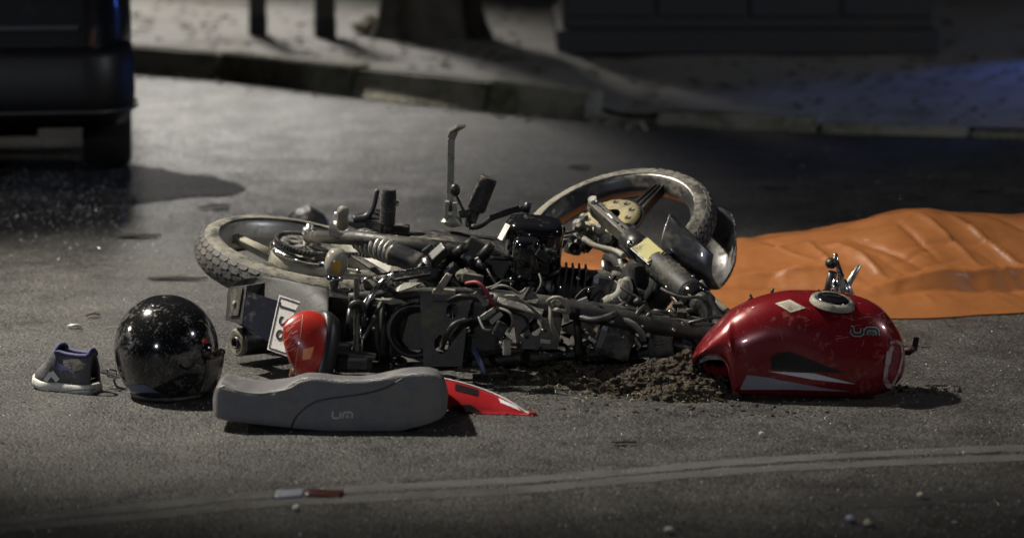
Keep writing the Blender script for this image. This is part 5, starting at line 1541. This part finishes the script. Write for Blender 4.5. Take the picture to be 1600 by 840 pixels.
while n_ < 10500:
    x = random.uniform(sx0 - .05, sx1 + .02); y = random.uniform(sy0 - .03, sy1)
    h = soil_h(x, y)
    pr = min(1, max(.015, (h + .004) * 22))
    if random.random() > pr: continue
    s_ = random.choice([.0012, .0015, .002, .002, .0025, .003, .003, .004, .005, .010]) * random.uniform(.6, 1.4)
    if h < .004: s_ *= .5
    so_.blob((x, y, max(0, h) + s_ * .35), (s_, s_ * random.uniform(.7, 1.2), s_ * random.uniform(.6, 1)), 1, .9); n_ += 1
for k in range(60):
    p = at(random.gauss(1440, 35), random.gauss(611, 4), z=0); s_ = random.uniform(.002, .007); so_.blob(p + Vector((0, 0, s_ * .4)), s_, 1, .9)
tag(so_.build("soil_heap", M_soil, None), "heap of dark crumbly soil spilled between the motorcycle and the tank", kind="stuff")
tw = MB()
for k in range(60):
    p = at(random.uniform(800, 1120), random.uniform(590, 632), z=0); p.z = max(0, soil_h(p.x, p.y)) + .006
    a = random.uniform(0, pi); l = random.uniform(.008, .03)
    tw.tube([p, p + Vector((cos(a) * l * .5, sin(a) * l * .5, random.uniform(.0, .008))), p + Vector((cos(a) * l, sin(a) * l, 0))], .0008, 5)
tag(tw.build("straw", mat("straw_bits", (.42, .37, .22), .7)), "pale straw and grass bits on the spilled soil", kind="stuff")

# ================================================================== flat dark patch laid on the road beside the car
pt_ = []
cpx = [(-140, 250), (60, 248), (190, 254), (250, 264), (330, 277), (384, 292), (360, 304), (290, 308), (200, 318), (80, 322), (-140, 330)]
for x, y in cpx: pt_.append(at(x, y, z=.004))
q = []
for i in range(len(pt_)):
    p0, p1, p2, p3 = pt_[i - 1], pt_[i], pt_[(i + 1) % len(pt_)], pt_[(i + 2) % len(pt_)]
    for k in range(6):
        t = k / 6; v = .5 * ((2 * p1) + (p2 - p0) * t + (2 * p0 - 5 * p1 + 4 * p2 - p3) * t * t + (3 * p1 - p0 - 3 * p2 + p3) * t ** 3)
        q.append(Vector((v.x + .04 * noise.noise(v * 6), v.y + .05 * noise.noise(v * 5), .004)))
tag(MB().add(q, [tuple(range(len(q)))], False).build("dark_patch", mat("dark_road_patch", (.012, .012, .016), .85, dust=(.03, .03, .03), dust_amt=.4, dust_scale=4, bump=.5, bump_scale=120)), kind="structure")

# ================================================================== LITTER ON THE ROAD
gl = MB(); rg = random.Random(11)
for k in range(9000):
    px, py = rg.uniform(-50, 1650), 230 + 610 * rg.random() ** 1.1
    if k < 2900: px, py = abs(rg.gauss(0, 300)), rg.gauss(305, 35)
    p = at(px, max(150, py), z=.004); s_ = rg.uniform(.0008, .0036) if k < 2900 else rg.choice([.0006, .0007, .0008, .001, .001, .0013, .002]) * rg.uniform(.7, 1.2)
    u = Vector((rg.gauss(0, 1), rg.gauss(0, 1), rg.gauss(0, .5))).normalized() * s_; w = Vector((-u.y, u.x, rg.gauss(0, s_)))
    t_ = Vector((0, 0, s_ * .8))
    gl.add([p + u, p + w, p - u, p - w * .7, p + t_], [(0, 1, 4), (1, 2, 4), (2, 3, 4), (3, 0, 4)], False)
tag(gl.build("glass_fragments", mat("broken_glass", (.75, .78, .82), .2, .15, var=.1), recalc=True), "broken glass crumbs glittering all over the road", kind="stuff")
gr_ = MB()
for k in range(1600):
    px, py = rg.uniform(-60, 1660), 420 + 425 * rg.random()
    p = at(px, py, z=.0); s_ = rg.uniform(.0012, .0036)
    gr_.blob(p + Vector((0, 0, s_ * .3)), s_, 1, .6)
tag(gr_.build("loose_grit", mat("grit", (.20, .19, .165), .8, var=.4)), "fine loose grit scattered on the asphalt", kind="stuff")

def shard(px, py, wpx, hpx, m, label, cat, name, seed, lift=.0, group=None):
    c = at(px, py, z=0); r_ = random.Random(seed); n = 9; w = wpx / FPX * c.y / 2
    d = hpx / FPX * c.y / .2 / 2
    topv, bot = [], []
    for k in range(n):
        a = 2 * pi * k / n; q = r_.uniform(.6, 1.1)
        x, y = cos(a) * w * q, sin(a) * d * q
        z = .004 + lift * (1 - abs(x / w)) + r_.uniform(0, .004)
        topv.append(c + Vector((x, y, z + .003))); bot.append(c + Vector((x, y, max(.0005, z - .001))))
    ct = c + Vector((0, 0, .006 + lift)); cb_ = c + Vector((0, 0, max(.001, .003 + lift)))
    mb = MB().add(topv + bot + [ct, cb_], [(k, (k + 1) % n, 2 * n) for k in range(n)] + [((k + 1) % n + n, k + n, 2 * n + 1) for k in range(n)] + [(k, k + n, (k + 1) % n + n, (k + 1) % n) for k in range(n)], False)
    o = mb.build(name, m, None, origin=c); tag(o, label, cat, group)
    return o
M_leaf = mat("dry_leaf", (.028, .024, .018), .8, var=.4)
M_chip = mat("pale_chip", (.42, .41, .38), .6)
shard(218, 371, 90, 6, M_leaf, "long dark smear of debris left of the rear tyre, farther from the camera", "debris", "dark_strip", 1, .004)
shard(272, 437, 100, 5, M_leaf, "dark flat strip on the road just left of the rear tyre, nearer the camera", "debris", "dark_strip", 2, .003)  # dark flat strip laid on the road beside the tyre
shard(340, 326, 60, 6, M_leaf, "dark scrap lying beyond the rear tyre", "debris", "debris_scrap", 3, .008)
shard(118, 513, 30, 3, M_chip, "pale flat chip between the helmet and the left edge", "fragment", "plastic_chip", 4, .004)
shard(146, 496, 24, 3, M_leaf, "small dark leaf behind the pale chip left of the helmet", "leaf", "leaf", 5, .008)
shard(972, 695, 46, 3, M_leaf, "dark leaf on the road right of the seat above the painted lines", "leaf", "leaf", 6, .003)
shard(1190, 682, 14, 3, M_chip, "small white chip on the road below the tank", "fragment", "plastic_chip", 7, .004)
shard(1045, 833, 17, 6, M_chip, "round white chip at the bottom edge of the picture", "fragment", "plastic_chip", 8, .006)
shard(1328, 815, 18, 6, mat("blue_chip", (.22, .25, .36), .5), "bluish chip near the lower right of the road", "fragment", "plastic_chip", 9, .006)
shard(1356, 822, 18, 5, mat("buff_chip", (.33, .30, .24), .6), "buff chip beside the bluish chip at the lower right", "fragment", "plastic_chip", 10, .006)
shard(1440, 779, 16, 4, mat("tan_chip", (.38, .33, .25), .6), "tan chip below the right end of the painted lines", "fragment", "plastic_chip", 12, .006)
shard(462, 797, 12, 5, M_chip, "small white chip just below the painted lines at the left", "fragment", "plastic_chip", 13, .004)
shard(1540, 300, 60, 5, M_leaf, "dark scrap on the road far right above the orange sheet", "debris", "debris_scrap", 14, .006)
shard(1210, 296, 50, 4, M_leaf, "dark scrap on the road to the right of the front wheel", "debris", "debris_scrap", 15, .006)
shard(905, 264, 46, 4, M_leaf, "dark scrap on the road left of the top of the front wheel", "debris", "debris_scrap", 16, .006)
A, B2 = [], []
for i in range(60):
    t = i / 59; x = 1285 + 420 * t; y = 785 - 14 * t + 2.5 * sin(t * 9)
    c = at(x, y, z=.001); w = .055 * sin(pi * min(1, t * 1.1 + .03)) ** .7 * (1 + .5 * noise.noise(Vector((x * .03, 1, 0))))
    A.append(c + Vector((0, w, 0))); B2.append(c - Vector((0, w, 0)))
tag(MB().grid([A, B2], smooth=False).build("skid_mark", mat("skid_rubber", (.016, .016, .017), .75, dust=(.04, .038, .034), dust_amt=.4, dust_scale=9)), kind="structure")
# red and white fragment on the line
c = at(482, 772, z=0); fr = thing("lens_fragment", c, "curved red and white plastic fragment lying on the painted lines", "fragment")
def curved(x0, x1, h):
    rr_ = []
    for i in range(9):
        x = x0 + (x1 - x0) * i / 8; zz = h * sin(pi * max(.03, min(.97, (x + .075) / .15)))
        rr_.append([c + Vector((x, -.035, .002)), c + Vector((x, -.02, .003 + zz * .8)), c + Vector((x, .01, .003 + zz)), c + Vector((x, .04, .002))])
    return MB().grid(rr_)
curved(-.075, -.008, .009).build("white_half", mat("frosted_white", (.17, .185, .23), .45), fr, solid=.002)
curved(-.007, .078, .009).build("red_half", mat("dark_red", (.045, .007, .005), .4), fr, solid=.002)

# black plastic lump behind the rear wheel
c = at(478, 352, z=0)
bl_ = thing("plastic_cover", c, "black broken plastic cover on the road behind the rear wheel", "cover")
rows = []
for j in range(9):
    r = []
    for i in range(21):
        u, v = -1 + 2 * i / 20, -1 + 2 * j / 8
        z = .06 * max(0, (1 - u * u) * (1 - v * v)) ** .6 * (1 + .25 * noise.noise(Vector((u * 2, v * 2, 3))))
        r.append(c + Vector((u * .075, v * .10, z + .003)))
    rows.append(r)
MB().grid(rows).build("cover_shell", M_black, bl_, solid=.003)
